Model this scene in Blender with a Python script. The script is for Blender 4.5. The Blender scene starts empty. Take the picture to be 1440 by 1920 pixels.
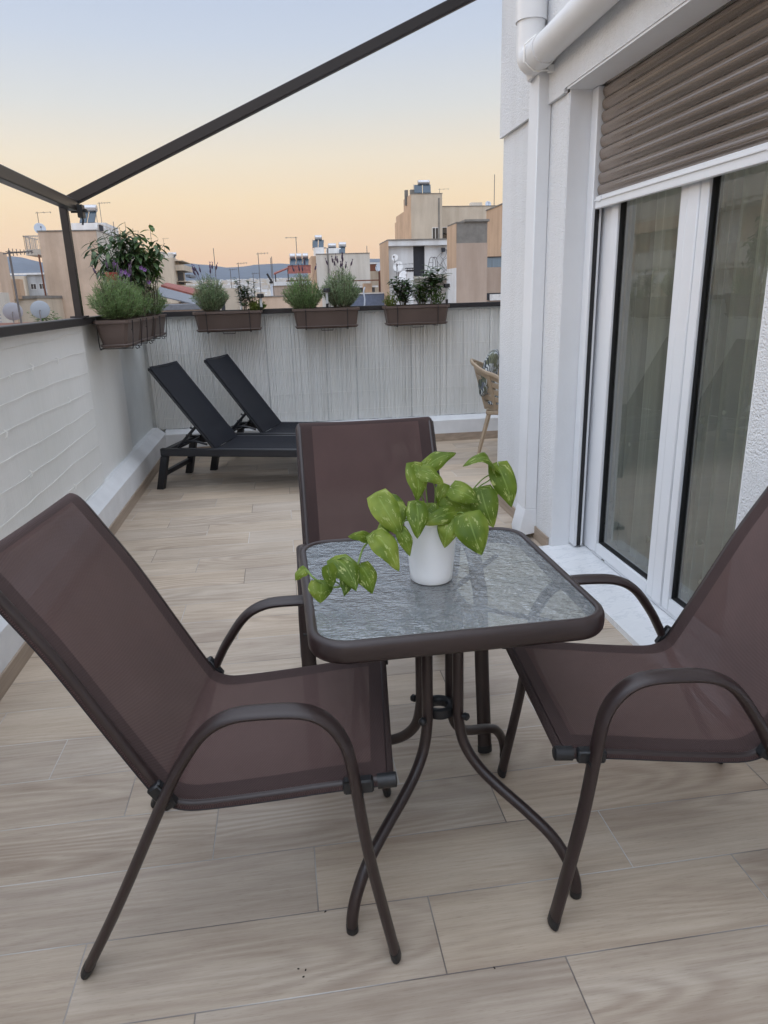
import bpy, bmesh, math, random
from mathutils import Vector, Matrix
random.seed(7)
C = bpy.context.scene.collection
scene = bpy.context.scene
R = math.radians

# ------------------------------------------------------------------ camera
def look(pitch, roll, yaw):
    cy, sy = math.cos(yaw), math.sin(yaw)
    fw = Vector((sy*math.cos(pitch), cy*math.cos(pitch), -math.sin(pitch)))
    rt = Vector((cy, -sy, 0)); up = rt.cross(fw)
    r2 = rt*math.cos(roll)+up*math.sin(roll); u2 = up*math.cos(roll)-rt*math.sin(roll)
    m = Matrix((r2, u2, -fw)).transposed()
    return m.to_4x4()
cam = bpy.data.objects.new('camera', bpy.data.cameras.new('camera')); C.objects.link(cam)
cam.matrix_world = Matrix.Translation((0, 0, 1.35)) @ look(0.299303, -0.0289174, 0.132819)
cam.data.sensor_fit = 'VERTICAL'; cam.data.sensor_height = 36.0
cam.data.lens = 36.0*1325.55/1920
cam.data.clip_start = .05; cam.data.clip_end = 30000
scene.camera = cam

# ------------------------------------------------------------------ sky, sun, exposure
def lin(r, g, b):
    f = lambda c: (c/255/12.92) if c/255 <= .04045 else ((c/255+.055)/1.055)**2.4
    return (f(r), f(g), f(b), 1)
SUN_EL, SUN_AZ = 14, 300            # compass: 0 = +Y, 90 = +X
w = bpy.data.worlds.new('World'); scene.world = w; w.use_nodes = True
nt = w.node_tree; N = nt.nodes; L = nt.links; N.clear()
tc = N.new('ShaderNodeTexCoord'); sp = N.new('ShaderNodeSeparateXYZ'); L.new(tc.outputs['Generated'], sp.inputs[0])
rp = N.new('ShaderNodeValToRGB'); L.new(sp.outputs['Z'], rp.inputs[0])
cr = rp.color_ramp
stops = [(0.0, (244, 186, 142)), (.03, (245, 195, 150)), (.065, (250, 209, 158)), (.117, (249, 221, 177)), (.165, (240, 225, 199)),
         (.22, (219, 219, 215)), (.285, (200, 209, 223)), (.38, (180, 195, 222)), (.62, (190, 198, 210)), (1.0, (190, 197, 210))]
while len(cr.elements) < len(stops): cr.elements.new(.5)
for e, (p, c) in zip(cr.elements, stops): e.position = p; e.color = lin(*c)
sky = N.new('ShaderNodeTexSky'); sky.sky_type = 'NISHITA'; sky.sun_disc = False
sky.sun_elevation = R(SUN_EL); sky.sun_rotation = R(SUN_AZ)
dt = N.new('ShaderNodeVectorMath'); dt.operation = 'DOT_PRODUCT'; L.new(tc.outputs['Generated'], dt.inputs[0])
dt.inputs[1].default_value = (-.94, .34, 0)
mr = N.new('ShaderNodeMapRange'); L.new(dt.outputs['Value'], mr.inputs[0])
mr.inputs[1].default_value = 0.80; mr.inputs[2].default_value = 1.0; mr.inputs[3].default_value = 1.0; mr.inputs[4].default_value = 2.2
mr.interpolation_type = 'SMOOTHSTEP'
mz = N.new('ShaderNodeMapRange'); L.new(sp.outputs['Z'], mz.inputs[0]); mz.interpolation_type = 'SMOOTHSTEP'
mz.inputs[1].default_value = .36; mz.inputs[2].default_value = .85; mz.inputs[3].default_value = 1.0; mz.inputs[4].default_value = 2.7
mb = N.new('ShaderNodeMapRange'); L.new(sp.outputs['Y'], mb.inputs[0]); mb.interpolation_type = 'SMOOTHSTEP'
mb.inputs[1].default_value = .5; mb.inputs[2].default_value = -.6; mb.inputs[3].default_value = 1.0; mb.inputs[4].default_value = 1.8
def mul(a, b):
    q = N.new('ShaderNodeMath'); q.operation = 'MULTIPLY'; L.new(a, q.inputs[0])
    if isinstance(b, float): q.inputs[1].default_value = b
    else: L.new(b, q.inputs[1])
    return q.outputs[0]
st = mul(mul(mul(mr.outputs[0], mz.outputs[0]), mb.outputs[0]), 1.0)
b1 = N.new('ShaderNodeBackground'); L.new(rp.outputs[0], b1.inputs[0]); L.new(st, b1.inputs[1])
b2 = N.new('ShaderNodeBackground'); L.new(sky.outputs[0], b2.inputs[0]); b2.inputs[1].default_value = .01
ad = N.new('ShaderNodeAddShader'); L.new(b1.outputs[0], ad.inputs[0]); L.new(b2.outputs[0], ad.inputs[1])
wo = N.new('ShaderNodeOutputWorld'); L.new(ad.outputs[0], wo.inputs[0])
sl = bpy.data.lights.new('sun', 'SUN'); sl.energy = .5; sl.angle = R(25); sl.color = (1, .86, .70)
so = bpy.data.objects.new('sun', sl); C.objects.link(so)
a = R(SUN_AZ); sd = Vector((math.sin(a)*math.cos(R(SUN_EL)), math.cos(a)*math.cos(R(SUN_EL)), math.sin(R(SUN_EL))))
so.rotation_euler = sd.to_track_quat('Z', 'Y').to_euler(); so.location = (-5, 3, 8)
scene.view_settings.view_transform = 'Standard'; scene.view_settings.look = 'None'
scene.view_settings.exposure = 0; scene.view_settings.gamma = 1
scene.cycles.max_bounces = 10; scene.cycles.transparent_max_bounces = 16
scene.cycles.use_denoising = True

# ------------------------------------------------------------------ materials
MATS = {}
def new_mat(name):
    m = bpy.data.materials.new(name); m.use_nodes = True
    MATS[name] = m; return m, m.node_tree.nodes, m.node_tree.links, m.node_tree.nodes['Principled BSDF']
def coords(nd, lk, scale=(1, 1, 1), kind='Object'):
    t = nd.new('ShaderNodeTexCoord'); mp = nd.new('ShaderNodeMapping'); mp.inputs['Scale'].default_value = scale
    lk.new(t.outputs[kind], mp.inputs[0]); return mp.outputs[0]
def noise(nd, lk, vec, scale, detail=3, rough=.55):
    n = nd.new('ShaderNodeTexNoise'); n.inputs['Scale'].default_value = scale; n.inputs['Detail'].default_value = detail
    n.inputs['Roughness'].default_value = rough
    if vec is not None: lk.new(vec, n.inputs['Vector'])
    return n.outputs['Fac']
def ramp(nd, lk, fac, stops):
    r = nd.new('ShaderNodeValToRGB'); lk.new(fac, r.inputs[0]); e = r.color_ramp.elements
    while len(e) < len(stops): e.new(.5)
    for q, (p, c) in zip(e, stops): q.position = p; q.color = (*c[:3], 1)
    return r.outputs[0]
def mixc(nd, lk, fac, a, b, mode='MIX'):
    m = nd.new('ShaderNodeMix'); m.data_type = 'RGBA'; m.blend_type = mode
    for s, v in ((m.inputs[0], fac), (m.inputs[6], a), (m.inputs[7], b)):
        if isinstance(v, (int, float)): s.default_value = v
        elif isinstance(v, (tuple, list)): s.default_value = (*v[:3], 1)
        else: lk.new(v, s)
    return m.outputs[2]
def math_(nd, lk, op, a, b=None, c=None):
    m = nd.new('ShaderNodeMath'); m.operation = op
    for i, v in enumerate((a, b, c)):
        if v is None: continue
        if isinstance(v, (int, float)): m.inputs[i].default_value = v
        else: lk.new(v, m.inputs[i])
    return m.outputs[0]
def bump(nd, lk, h, dist=.002, strength=1.0):
    b = nd.new('ShaderNodeBump'); b.inputs['Distance'].default_value = dist; b.inputs['Strength'].default_value = strength
    lk.new(h, b.inputs['Height']); return b.outputs[0]
def simple(name, col, rough=.5, metal=0, var=.15, scale=6, bsc=None, bd=.001, stretch=(1, 1, 1), spec=None):
    m, nd, lk, p = new_mat(name)
    v = coords(nd, lk, stretch)
    f = noise(nd, lk, v, scale, 5, .6)
    a = tuple(c*(1-var) for c in col); b = tuple(min(1, c*(1+var)) for c in col)
    lk.new(ramp(nd, lk, f, [(.3, a), (.7, b)]), p.inputs['Base Color'])
    p.inputs['Roughness'].default_value = rough; p.inputs['Metallic'].default_value = metal
    if spec is not None: p.inputs['Specular IOR Level'].default_value = spec
    if bsc: lk.new(bump(nd, lk, noise(nd, lk, v, bsc, 4), bd), p.inputs['Normal'])
    return m

# wood-look porcelain planks laid across the terrace in a third bond
def floor_mat():
    m, nd, lk, p = new_mat('wood_look_tile')
    t = nd.new('ShaderNodeTexCoord'); s = nd.new('ShaderNodeSeparateXYZ'); lk.new(t.outputs['Object'], s.inputs[0])
    x, y = s.outputs[0], s.outputs[1]; PW, PL = .2015, .765
    yy = math_(nd, lk, 'DIVIDE', math_(nd, lk, 'SUBTRACT', y, 1.0925), PW)
    row = math_(nd, lk, 'FLOOR', yy); fy = math_(nd, lk, 'FRACT', yy)
    xx = math_(nd, lk, 'DIVIDE', math_(nd, lk, 'ADD', math_(nd, lk, 'SUBTRACT', x, .25), math_(nd, lk, 'MULTIPLY', row, .2557)), PL)
    col = math_(nd, lk, 'FLOOR', xx); fx = math_(nd, lk, 'FRACT', xx)
    def edge(f, size):
        d = math_(nd, lk, 'MINIMUM', f, math_(nd, lk, 'SUBTRACT', 1.0, f)); return math_(nd, lk, 'MULTIPLY', d, size)
    dist = math_(nd, lk, 'MINIMUM', edge(fy, PW), edge(fx, PL))
    g = nd.new('ShaderNodeMapRange'); lk.new(dist, g.inputs[0]); g.inputs[1].default_value = .0008; g.inputs[2].default_value = .0020
    cb = nd.new('ShaderNodeCombineXYZ'); lk.new(row, cb.inputs[0]); lk.new(col, cb.inputs[1])
    wn = nd.new('ShaderNodeTexWhiteNoise'); wn.noise_dimensions = '3D'; lk.new(cb.outputs[0], wn.inputs['Vector'])
    vm = nd.new('ShaderNodeVectorMath'); vm.operation = 'MULTIPLY_ADD'; lk.new(wn.outputs['Color'], vm.inputs[0])
    vm.inputs[1].default_value = (37, 53, 19); lk.new(t.outputs['Object'], vm.inputs[2])
    def mapped(sc):
        mp = nd.new('ShaderNodeMapping'); mp.inputs['Scale'].default_value = sc; lk.new(vm.outputs[0], mp.inputs[0]); return mp.outputs[0]
    big = noise(nd, lk, mapped((1.1, 9, 1)), 1.0, 4, .6)
    # cathedral figure: contour lines of a stretched noise field
    fld = noise(nd, lk, mapped((.75, 5.5, 1)), 1.0, 1.5, .4)
    ring = math_(nd, lk, 'SINE', math_(nd, lk, 'MULTIPLY', fld, 115))
    ring = math_(nd, lk, 'MULTIPLY_ADD', ring, .5, .5)
    fine = noise(nd, lk, mapped((5, 130, 1)), 1.0, 4, .7)
    pores = noise(nd, lk, mapped((28, 420, 1)), 1.0, 2, .7)
    c0 = ramp(nd, lk, big, [(.28, (.40, .33, .258)), (.5, (.50, .422, .335)), (.72, (.565, .492, .403))])
    msk = noise(nd, lk, mapped((.6, 3, 1)), 1.4, 2, .5)
    mk = nd.new('ShaderNodeMapRange'); lk.new(msk, mk.inputs[0]); mk.inputs[1].default_value = .40; mk.inputs[2].default_value = .62
    mk.inputs[4].default_value = .42
    c1 = mixc(nd, lk, math_(nd, lk, 'MULTIPLY', mk.outputs[0], ring), c0, (.26, .19, .145))
    fr = ramp(nd, lk, fine, [(.35, (.84, .81, .79)), (.62, (1.04, 1.04, 1.04))])
    c2 = mixc(nd, lk, .72, c1, fr, 'MULTIPLY')
    pr_ = ramp(nd, lk, pores, [(.30, (.72, .70, .68)), (.42, (1, 1, 1))])
    c3 = mixc(nd, lk, .55, c2, pr_, 'MULTIPLY')
    hv = ramp(nd, lk, wn.outputs['Value'], [(0, (.90, .90, .92)), (.5, (1, .985, .965)), (1, (1.07, 1.02, .96))])
    c4 = mixc(nd, lk, 1.0, c3, hv, 'MULTIPLY')
    gvar = ramp(nd, lk, noise(nd, lk, t.outputs['Object'], 1.7, 2), [(.42, (.17, .145, .13)), (.60, (.60, .58, .55))])
    c5 = mixc(nd, lk, g.outputs[0], gvar, c4)
    # light dirt
    dn = noise(nd, lk, t.outputs['Object'], 2.3, 6, .62)
    c6 = mixc(nd, lk, 1.0, c5, ramp(nd, lk, dn, [(.35, (.93, .93, .93)), (.65, (1.03, 1.03, 1.03))]), 'MULTIPLY')
    lk.new(c6, p.inputs['Base Color'])
    rr = nd.new('ShaderNodeMapRange'); lk.new(dn, rr.inputs[0]); rr.inputs[3].default_value = .40; rr.inputs[4].default_value = .56
    lk.new(rr.outputs[0], p.inputs['Roughness']); p.inputs['Specular IOR Level'].default_value = .35
    h = math_(nd, lk, 'ADD', math_(nd, lk, 'MULTIPLY', g.outputs[0], 1.0), math_(nd, lk, 'MULTIPLY', fine, .10))
    lk.new(bump(nd, lk, h, .0012, .8), p.inputs['Normal'])
    return m
M_floor = floor_mat()
M_skirt = simple('wood_look_skirting', (.33, .26, .20), .5, var=.22, scale=2, stretch=(6, 1, 30))
def plaster(name, col, scale=170, bd=.005, var=.05):
    m, nd, lk, p = new_mat(name); v = coords(nd, lk)
    f = noise(nd, lk, v, 1.3, 6, .65); a = tuple(c*(1-var) for c in col)
    st = noise(nd, lk, coords(nd, lk, (7, 7, .7)), 1.0, 4, .6)
    c = mixc(nd, lk, 1.0, ramp(nd, lk, f, [(.3, a), (.7, col)]), ramp(nd, lk, st, [(.35, (.955, .95, .94)), (.6, (1, 1, 1))]), 'MULTIPLY')
    lk.new(c, p.inputs['Base Color']); p.inputs['Roughness'].default_value = .75
    vo = nd.new('ShaderNodeTexVoronoi'); vo.feature = 'SMOOTH_F1'; vo.inputs['Scale'].default_value = scale; lk.new(v, vo.inputs['Vector'])
    h = math_(nd, lk, 'ADD', math_(nd, lk, 'MULTIPLY', vo.outputs['Distance'], -.8), noise(nd, lk, v, scale*.6, 4))
    lk.new(bump(nd, lk, h, bd), p.inputs['Normal']); return m
M_render = plaster('white_roughcast', (.75, .765, .785))
M_smooth = simple('white_painted_plaster', (.75, .765, .785), .6, var=.03, scale=3, bsc=35, bd=.0008)
M_kerb = simple('white_kerb_paint', (.68, .69, .70), .55, var=.10, scale=4, bsc=25, bd=.0015)
M_back = simple('pale_parapet_paint', (.62, .64, .63), .6, var=.08, scale=2.5)
M_marble = None
def marble():
    m, nd, lk, p = new_mat('grey_veined_marble'); v = coords(nd, lk, (2, 5, 2))
    f = noise(nd, lk, v, 1.6, 8, .7)
    lk.new(ramp(nd, lk, f, [(.35, (.70, .71, .72)), (.49, (.74, .75, .76)), (.51, (.60, .62, .64)), (.53, (.74, .75, .76)), (.7, (.78, .79, .80))]), p.inputs['Base Color'])
    p.inputs['Roughness'].default_value = .3; return m
M_marble = marble()
M_alu = simple('white_powder_coat', (.76, .78, .81), .32, var=.015, scale=5)
M_rubber = simple('black_rubber', (.012, .012, .014), .6)
M_brown = simple('brown_powder_coat', (.028, .0175, .0165), .36, var=.10, scale=12, bsc=900, bd=.0002)
M_plast = simple('dark_plastic', (.010, .011, .013), .45, bsc=200, bd=.0003)
M_black = simple('anthracite_aluminium', (.013, .014, .018), .42, bsc=600, bd=.0002)
M_rail = simple('dark_painted_rail', (.016, .014, .017), .45)
M_beam = simple('bronze_aluminium', (.020, .016, .016), .38, metal=.1, var=.1)
M_pvc = simple('white_pvc_pipe', (.72, .72, .72), .38, var=.05, scale=3)
M_tan = simple('tan_resin', (.38, .29, .20), .5, var=.08, scale=20, bsc=150, bd=.0003)
M_soil = simple('dark_soil', (.022, .015, .011), .95, bsc=120, bd=.004, var=.4, scale=60)
M_tub = simple('brown_plastic_tub', (.095, .066, .055), .5, var=.12, scale=5, bsc=80, bd=.0003)
M_ceramic = simple('white_glazed_ceramic', (.82, .82, .83), .28, var=.01)
M_wire = simple('pale_wire', (.85, .85, .82), .5)

def fabric(name, col, alpha, cells=430, rough=.75):
    m, nd, lk, p = new_mat(name)
    t = nd.new('ShaderNodeUVMap'); s = nd.new('ShaderNodeSeparateXYZ'); lk.new(t.outputs[0], s.inputs[0])
    a = math_(nd, lk, 'SINE', math_(nd, lk, 'MULTIPLY', s.outputs[0], cells*math.pi))
    b = math_(nd, lk, 'SINE', math_(nd, lk, 'MULTIPLY', s.outputs[1], cells*math.pi))
    wv = math_(nd, lk, 'MULTIPLY', a, b)
    o = coords(nd, lk); n1 = noise(nd, lk, o, 5, 5, .6)
    c = ramp(nd, lk, n1, [(.3, tuple(x*.88 for x in col)), (.7, tuple(x*1.10 for x in col))])
    wr = ramp(nd, lk, math_(nd, lk, 'MULTIPLY_ADD', wv, .5, .5), [(.1, (.6, .6, .6)), (.9, (1.36, 1.34, 1.34))])
    lk.new(mixc(nd, lk, 1.0, c, wr, 'MULTIPLY'), p.inputs['Base Color'])
    p.inputs['Roughness'].default_value = rough; p.inputs['Specular IOR Level'].default_value = .25
    lk.new(bump(nd, lk, wv, .0004), p.inputs['Normal'])
    p.inputs['Sheen Weight'].default_value = .12 if col[0] > .03 else 0; p.inputs['Sheen Tint'].default_value = (.8, .62, .58, 1)
    if alpha < 1: p.inputs['Alpha'].default_value = alpha
    return m
M_sling = fabric('brown_mesh_sling', (.084, .049, .044), .965)
M_hem = fabric('brown_mesh_hem', (.046, .027, .025), 1)
M_binding = simple('black_binding', (.012, .010, .012), .6)
M_bsling = fabric('black_mesh_sling', (.008, .009, .014), .98)

def glass_sheet(name, tint, ior, bumpy=False, rough=.0):
    m, nd, lk, p = new_mat(name); nd.remove(p); out = nd['Material Output']
    tr = nd.new('ShaderNodeBsdfTransparent'); tr.inputs[0].default_value = (*tint, 1)
    gl = nd.new('ShaderNodeBsdfGlossy'); gl.inputs['Roughness'].default_value = rough
    fr = nd.new('ShaderNodeFresnel'); fr.inputs[0].default_value = ior
    mx = nd.new('ShaderNodeMixShader'); lk.new(fr.outputs[0], mx.inputs[0]); lk.new(gl.outputs[0], mx.inputs[2])
    body = tr.outputs[0]
    if bumpy:      # light scattered by the hammered underside
        df = nd.new('ShaderNodeBsdfDiffuse'); df.inputs[0].default_value = (.46, .52, .55, 1)
        bm_ = nd.new('ShaderNodeMixShader'); bm_.inputs[0].default_value = .26; lk.new(tr.outputs[0], bm_.inputs[1]); lk.new(df.outputs[0], bm_.inputs[2]); body = bm_.outputs[0]
    lk.new(body, mx.inputs[1])
    if bumpy:
        v = coords(nd, lk, (1, 1, 1))
        n = noise(nd, lk, v, 30, 2.0, .5); n2 = noise(nd, lk, coords(nd, lk, (.6, 1.5, 1)), 110, 2, .5)
        b = bump(nd, lk, math_(nd, lk, 'MULTIPLY_ADD', n2, .45, n), .0075)
        lk.new(b, gl.inputs['Normal']); lk.new(b, fr.inputs['Normal'])
    lk.new(mx.outputs[0], out.inputs[0]); return m
M_tglass = glass_sheet('hammered_glass', (.42, .50, .50), 2.9, True, .02)
M_dglass = glass_sheet('window_glass', (.90, .95, .92), 2.25)
M_winglass = simple('dark_far_glass', (.03, .035, .04), .15)

def leaf_mat(name, cols, nscale=60, trans=.35, rough=.45, streak=None):
    m, nd, lk, p = new_mat(name); out = nd['Material Output']
    v = coords(nd, lk); f = noise(nd, lk, v, nscale, 2, .6)
    k = len(cols); c = ramp(nd, lk, f, [(.3+.4*i/(k-1), cols[i]) for i in range(k)])
    if streak:
        sv = coords(nd, lk, (1, 1, 1), 'UV'); mp = nd.new('ShaderNodeMapping'); mp.inputs['Scale'].default_value = (3.4, 1.5, 1); lk.new(sv, mp.inputs[0])
        sf = noise(nd, lk, mp.outputs[0], 2.2, 4, .75)
        c = mixc(nd, lk, ramp(nd, lk, sf, [(.57, (0, 0, 0)), (.62, (1, 1, 1))]), c, streak)
        su = nd.new('ShaderNodeSeparateXYZ'); lk.new(sv, su.inputs[0])
        # pale midrib
        d = math_(nd, lk, 'ABSOLUTE', math_(nd, lk, 'SUBTRACT', su.outputs[0], math_(nd, lk, 'ROUND', su.outputs[0])))
        mrb = nd.new('ShaderNodeMapRange'); lk.new(d, mrb.inputs[0]); mrb.inputs[1].default_value = .008; mrb.inputs[2].default_value = .03
        mrb.inputs[3].default_value = .5; mrb.inputs[4].default_value = 0
        c = mixc(nd, lk, mrb.outputs[0], c, (.30, .42, .10))
    lk.new(c, p.inputs['Base Color']); p.inputs['Roughness'].default_value = rough
    p.inputs['Specular IOR Level'].default_value = .35
    tl = nd.new('ShaderNodeBsdfTranslucent'); lk.new(c, tl.inputs[0])
    mx = nd.new('ShaderNodeMixShader'); mx.inputs[0].default_value = trans
    lk.new(p.outputs[0], mx.inputs[1]); lk.new(tl.outputs[0], mx.inputs[2]); lk.new(mx.outputs[0], out.inputs[0]); return m
M_pothos = leaf_mat('pothos_leaf', [(.075, .135, .012), (.15, .225, .022), (.30, .37, .06)], 14, .42, .48, (.44, .50, .17))
M_vine = simple('pothos_stem', (.16, .24, .05), .5)
M_lav = leaf_mat('lavender_leaf', [(.10, .15, .08), (.20, .28, .14), (.36, .43, .25)], 45)
M_lavd = leaf_mat('rosemary_leaf', [(.08, .14, .05), (.17, .26, .10), (.30, .40, .18)], 45)
M_darkleaf = leaf_mat('dark_glossy_leaf', [(.022, .048, .020), (.05, .09, .032), (.10, .15, .055)], 30, .2, .35)
M_midleaf = leaf_mat('mid_green_leaf', [(.04, .085, .02), (.08, .15, .035), (.15, .22, .06)], 30, .3, .4)
M_limeleaf = leaf_mat('lime_leaf', [(.12, .16, .03), (.20, .25, .06)], 30, .3, .5)
M_purple = simple('purple_petal', (.16, .07, .22), .6, var=.4, scale=40)
M_spike = simple('dark_flower_spike', (.060, .035, .060), .8, var=.4, scale=60)
M_woody = simple('woody_stem', (.10, .085, .05), .8)
M_red = simple('red_plastic', (.28, .04, .03), .4)

def wallm(name, col, var=.12, scale=.5):
    m, nd, lk, p = new_mat(name); v = coords(nd, lk)
    f = noise(nd, lk, v, scale, 7, .65); st = noise(nd, lk, coords(nd, lk, (1.2, 1.2, .12)), 1.0, 5, .65)
    a = tuple(c*(1-var) for c in col); b = tuple(min(1, c*(1+var)) for c in col)
    c = mixc(nd, lk, 1.0, ramp(nd, lk, f, [(.3, a), (.7, b)]), ramp(nd, lk, st, [(.35, (.84, .82, .80)), (.6, (1, 1, 1))]), 'MULTIPLY')
    lk.new(c, p.inputs['Base Color']); p.inputs['Roughness'].default_value = .85; return m
W_beige = wallm('beige_stucco', (.56, .43, .33)); W_cream = wallm('cream_stucco', (.52, .45, .36), .06)
W_pale = wallm('pale_grey_stucco', (.56, .53, .48), .06); W_white = wallm('white_stucco', (.66, .67, .68), .05)
W_orange = wallm('ochre_and_glow_lit_stucco', (.50, .35, .24)); W_tan = wallm('tan_stucco', (.42, .33, .27), .08)  # the orange also paints warm evening glow onto left-facing walls
W_conc = wallm('bare_concrete', (.20, .19, .175), .25, 1.5); W_grey = wallm('grey_stucco', (.36, .37, .38))
W_far = wallm('far_pale_stucco', (.52, .50, .48)); M_solar = simple('solar_collector', (.035, .06, .085), .15, var=.2, scale=.5)
M_steel = simple('brushed_steel', (.45, .45, .46), .35, metal=.7); M_dish = simple('white_dish', (.42, .47, .54), .5, var=.03)
M_dark = simple('dark_door', (.02, .022, .03), .6); M_antenna = simple('galvanised_rod', (.12, .11, .11), .5)
M_rust = simple('rusty_pipe', (.16, .06, .035), .7); M_rooftile = simple('red_roof', (.22, .07, .055), .8, var=.3, scale=4)
M_awn = simple('grey_awning', (.16, .17, .19), .8); M_blue = simple('blue_grey_panel', (.12, .15, .22), .6); M_frame = simple('white_window_frame', (.7, .7, .7), .5)
M_metalblue = simple('corrugated_blue_sheet', (.17, .22, .26), .5, var=.2, scale=3, stretch=(6, 1, .2))
M_ground = wallm('city_ground', (.17, .16, .15), .3, .02); M_hill = wallm('scrub_hillside', (.045, .068, .10), .3, .004)
# ------------------------------------------------------------------ mesh helpers
class MB:
    def __init__(s): s.v = []; s.f = []; s.mi = []; s.uv = []; s.m = 0
    def add(s, vs, fs, uvs=None):
        o = len(s.v); s.v += [tuple(q) for q in vs]
        for i, f in enumerate(fs):
            s.f.append([o+k for k in f]); s.mi.append(s.m); s.uv.append(uvs[i] if uvs else None)
        return s
    def box(s, x0, x1, y0, y1, z0, z1, M=None, bev=0):
        x0, x1 = sorted((x0, x1)); y0, y1 = sorted((y0, y1)); z0, z1 = sorted((z0, z1))
        if bev:
            b = min(bev, (x1-x0)*.45, (y1-y0)*.45, (z1-z0)*.45); vs = []
            for z, i in ((z0, b), (z0+b, 0), (z1-b, 0), (z1, b)):
                if i: pts = [(x0+b, y0+b), (x1-b, y0+b), (x1-b, y0+b), (x1-b, y1-b), (x1-b, y1-b), (x0+b, y1-b), (x0+b, y1-b), (x0+b, y0+b)]
                else: pts = [(x0+b, y0), (x1-b, y0), (x1, y0+b), (x1, y1-b), (x1-b, y1), (x0+b, y1), (x0, y1-b), (x0, y0+b)]
                vs += [(px, py, z) for px, py in pts]
            fs = [[k*8+j, k*8+(j+1) % 8, (k+1)*8+(j+1) % 8, (k+1)*8+j] for k in range(3) for j in range(8)]
            fs += [[7, 5, 3, 1], [24, 26, 28, 30]]
        else:
            vs = [(x0, y0, z0), (x1, y0, z0), (x1, y1, z0), (x0, y1, z0), (x0, y0, z1), (x1, y0, z1), (x1, y1, z1), (x0, y1, z1)]
            fs = [[3, 2, 1, 0], [4, 5, 6, 7], [0, 1, 5, 4], [1, 2, 6, 5], [2, 3, 7, 6], [3, 0, 4, 7]]
        if M is not None: vs = [M @ Vector(q) for q in vs]
        return s.add(vs, fs)
    def tube(s, path, r, n=8, rz=None, side=None, caps=True, taper=None):
        # r: radius along 'side', rz: radius across it; side = fixed side vector or None
        path = [Vector(p) for p in path]; rz = rz or r; rings = []; k = len(path); prev = None; vs = []
        for i, p in enumerate(path):
            t = (path[min(i+1, k-1)]-path[max(i-1, 0)]).normalized()
            if side is not None: a = Vector(side); a = (a-t*a.dot(t)).normalized()
            else:
                if prev is None: a = t.orthogonal().normalized()
                else: a = (prev-t*prev.dot(t)).normalized()
                prev = a
            b = t.cross(a); q = 1 if taper is None else taper[i] if isinstance(taper, list) else 1+(taper-1)*i/(k-1)
            vs += [p+a*(math.cos(2*math.pi*j/n)*r*q)+b*(math.sin(2*math.pi*j/n)*rz*q) for j in range(n)]
        fs = [[i*n+j, i*n+(j+1) % n, (i+1)*n+(j+1) % n, (i+1)*n+j] for i in range(k-1) for j in range(n)]
        if caps: fs += [list(range(n))[::-1], [(k-1)*n+j for j in range(n)]]
        return s.add(vs, fs)
    def lathe(s, prof, c=(0, 0, 0), n=32, M=None, closed=False):
        vs = []; k = len(prof)
        for r, z in prof:
            vs += [Vector((c[0]+r*math.cos(2*math.pi*j/n), c[1]+r*math.sin(2*math.pi*j/n), c[2]+z)) for j in range(n)]
        if M is not None: vs = [M @ q for q in vs]
        fs = [[i*n+j, i*n+(j+1) % n, (i+1)*n+(j+1) % n, (i+1)*n+j] for i in range(k-1) for j in range(n)]
        if closed: fs += [[(k-1)*n+j, (k-1)*n+(j+1) % n, (j+1) % n, j] for j in range(n)]
        else:
            if prof[0][0] > 1e-5: fs.append(list(range(n))[::-1])
            if prof[-1][0] > 1e-5: fs.append([(k-1)*n+j for j in range(n)])
        return s.add(vs, fs)
    def prism(s, poly, h0, h1, ax=2):      # polygon in the plane across axis ax
        def P(a, b, h): return {2: (a, b, h), 1: (a, h, b), 0: (h, a, b)}[ax]
        n = len(poly); vs = [P(a, b, h0) for a, b in poly]+[P(a, b, h1) for a, b in poly]
        fs = [[j, (j+1) % n, n+(j+1) % n, n+j] for j in range(n)]+[list(range(n))[::-1], [n+j for j in range(n)]]
        return s.add(vs, fs)
    def grid(s, rows, uvscale=None, closed=False):
        k = len(rows); n = len(rows[0]); vs = [q for r in rows for q in r]; fs = []; uv = []
        for i in range(k-1):
            for j in range(n-(0 if closed else 1)):
                fs.append([i*n+j, i*n+(j+1) % n, (i+1)*n+(j+1) % n, (i+1)*n+j])
                if uvscale: a, b = uvscale; uv.append([(j*a/(n-1), i*b/(k-1)), ((j+1)*a/(n-1), i*b/(k-1)), ((j+1)*a/(n-1), (i+1)*b/(k-1)), (j*a/(n-1), (i+1)*b/(k-1))])
        return s.add(vs, fs, uv if uvscale else None)
    def build(s, name, mats, parent=None, origin=None, smooth=40, fix=True):
        root = parent; off = Vector((0, 0, 0))
        while root is not None: off += root.location; root = root.parent
        if parent is None: off = Vector(origin) if origin is not None else Vector((sum(q[0] for q in s.v)/len(s.v), sum(q[1] for q in s.v)/len(s.v), min(q[2] for q in s.v)))
        me = bpy.data.meshes.new(name); me.from_pydata([(Vector(q)-off) for q in s.v], [], s.f)
        if any(u for u in s.uv):
            ul = me.uv_layers.new(name='UVMap')
            for p, u in zip(me.polygons, s.uv):
                if u:
                    for li, c in zip(p.loop_indices, u): ul.data[li].uv = c
        mats = mats if isinstance(mats, (list, tuple)) else [mats]
        for q in mats: me.materials.append(q)
        for p, i in zip(me.polygons, s.mi): p.material_index = i
        if fix:
            bm = bmesh.new(); bm.from_mesh(me); bmesh.ops.recalc_face_normals(bm, faces=bm.faces); bm.to_mesh(me); bm.free()
        if smooth:
            me.shade_smooth(); me.set_sharp_from_angle(angle=R(smooth))
        o = bpy.data.objects.new(name, me); C.objects.link(o)
        if parent is None: o.location = off
        else: o.parent = parent
        return o
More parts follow.
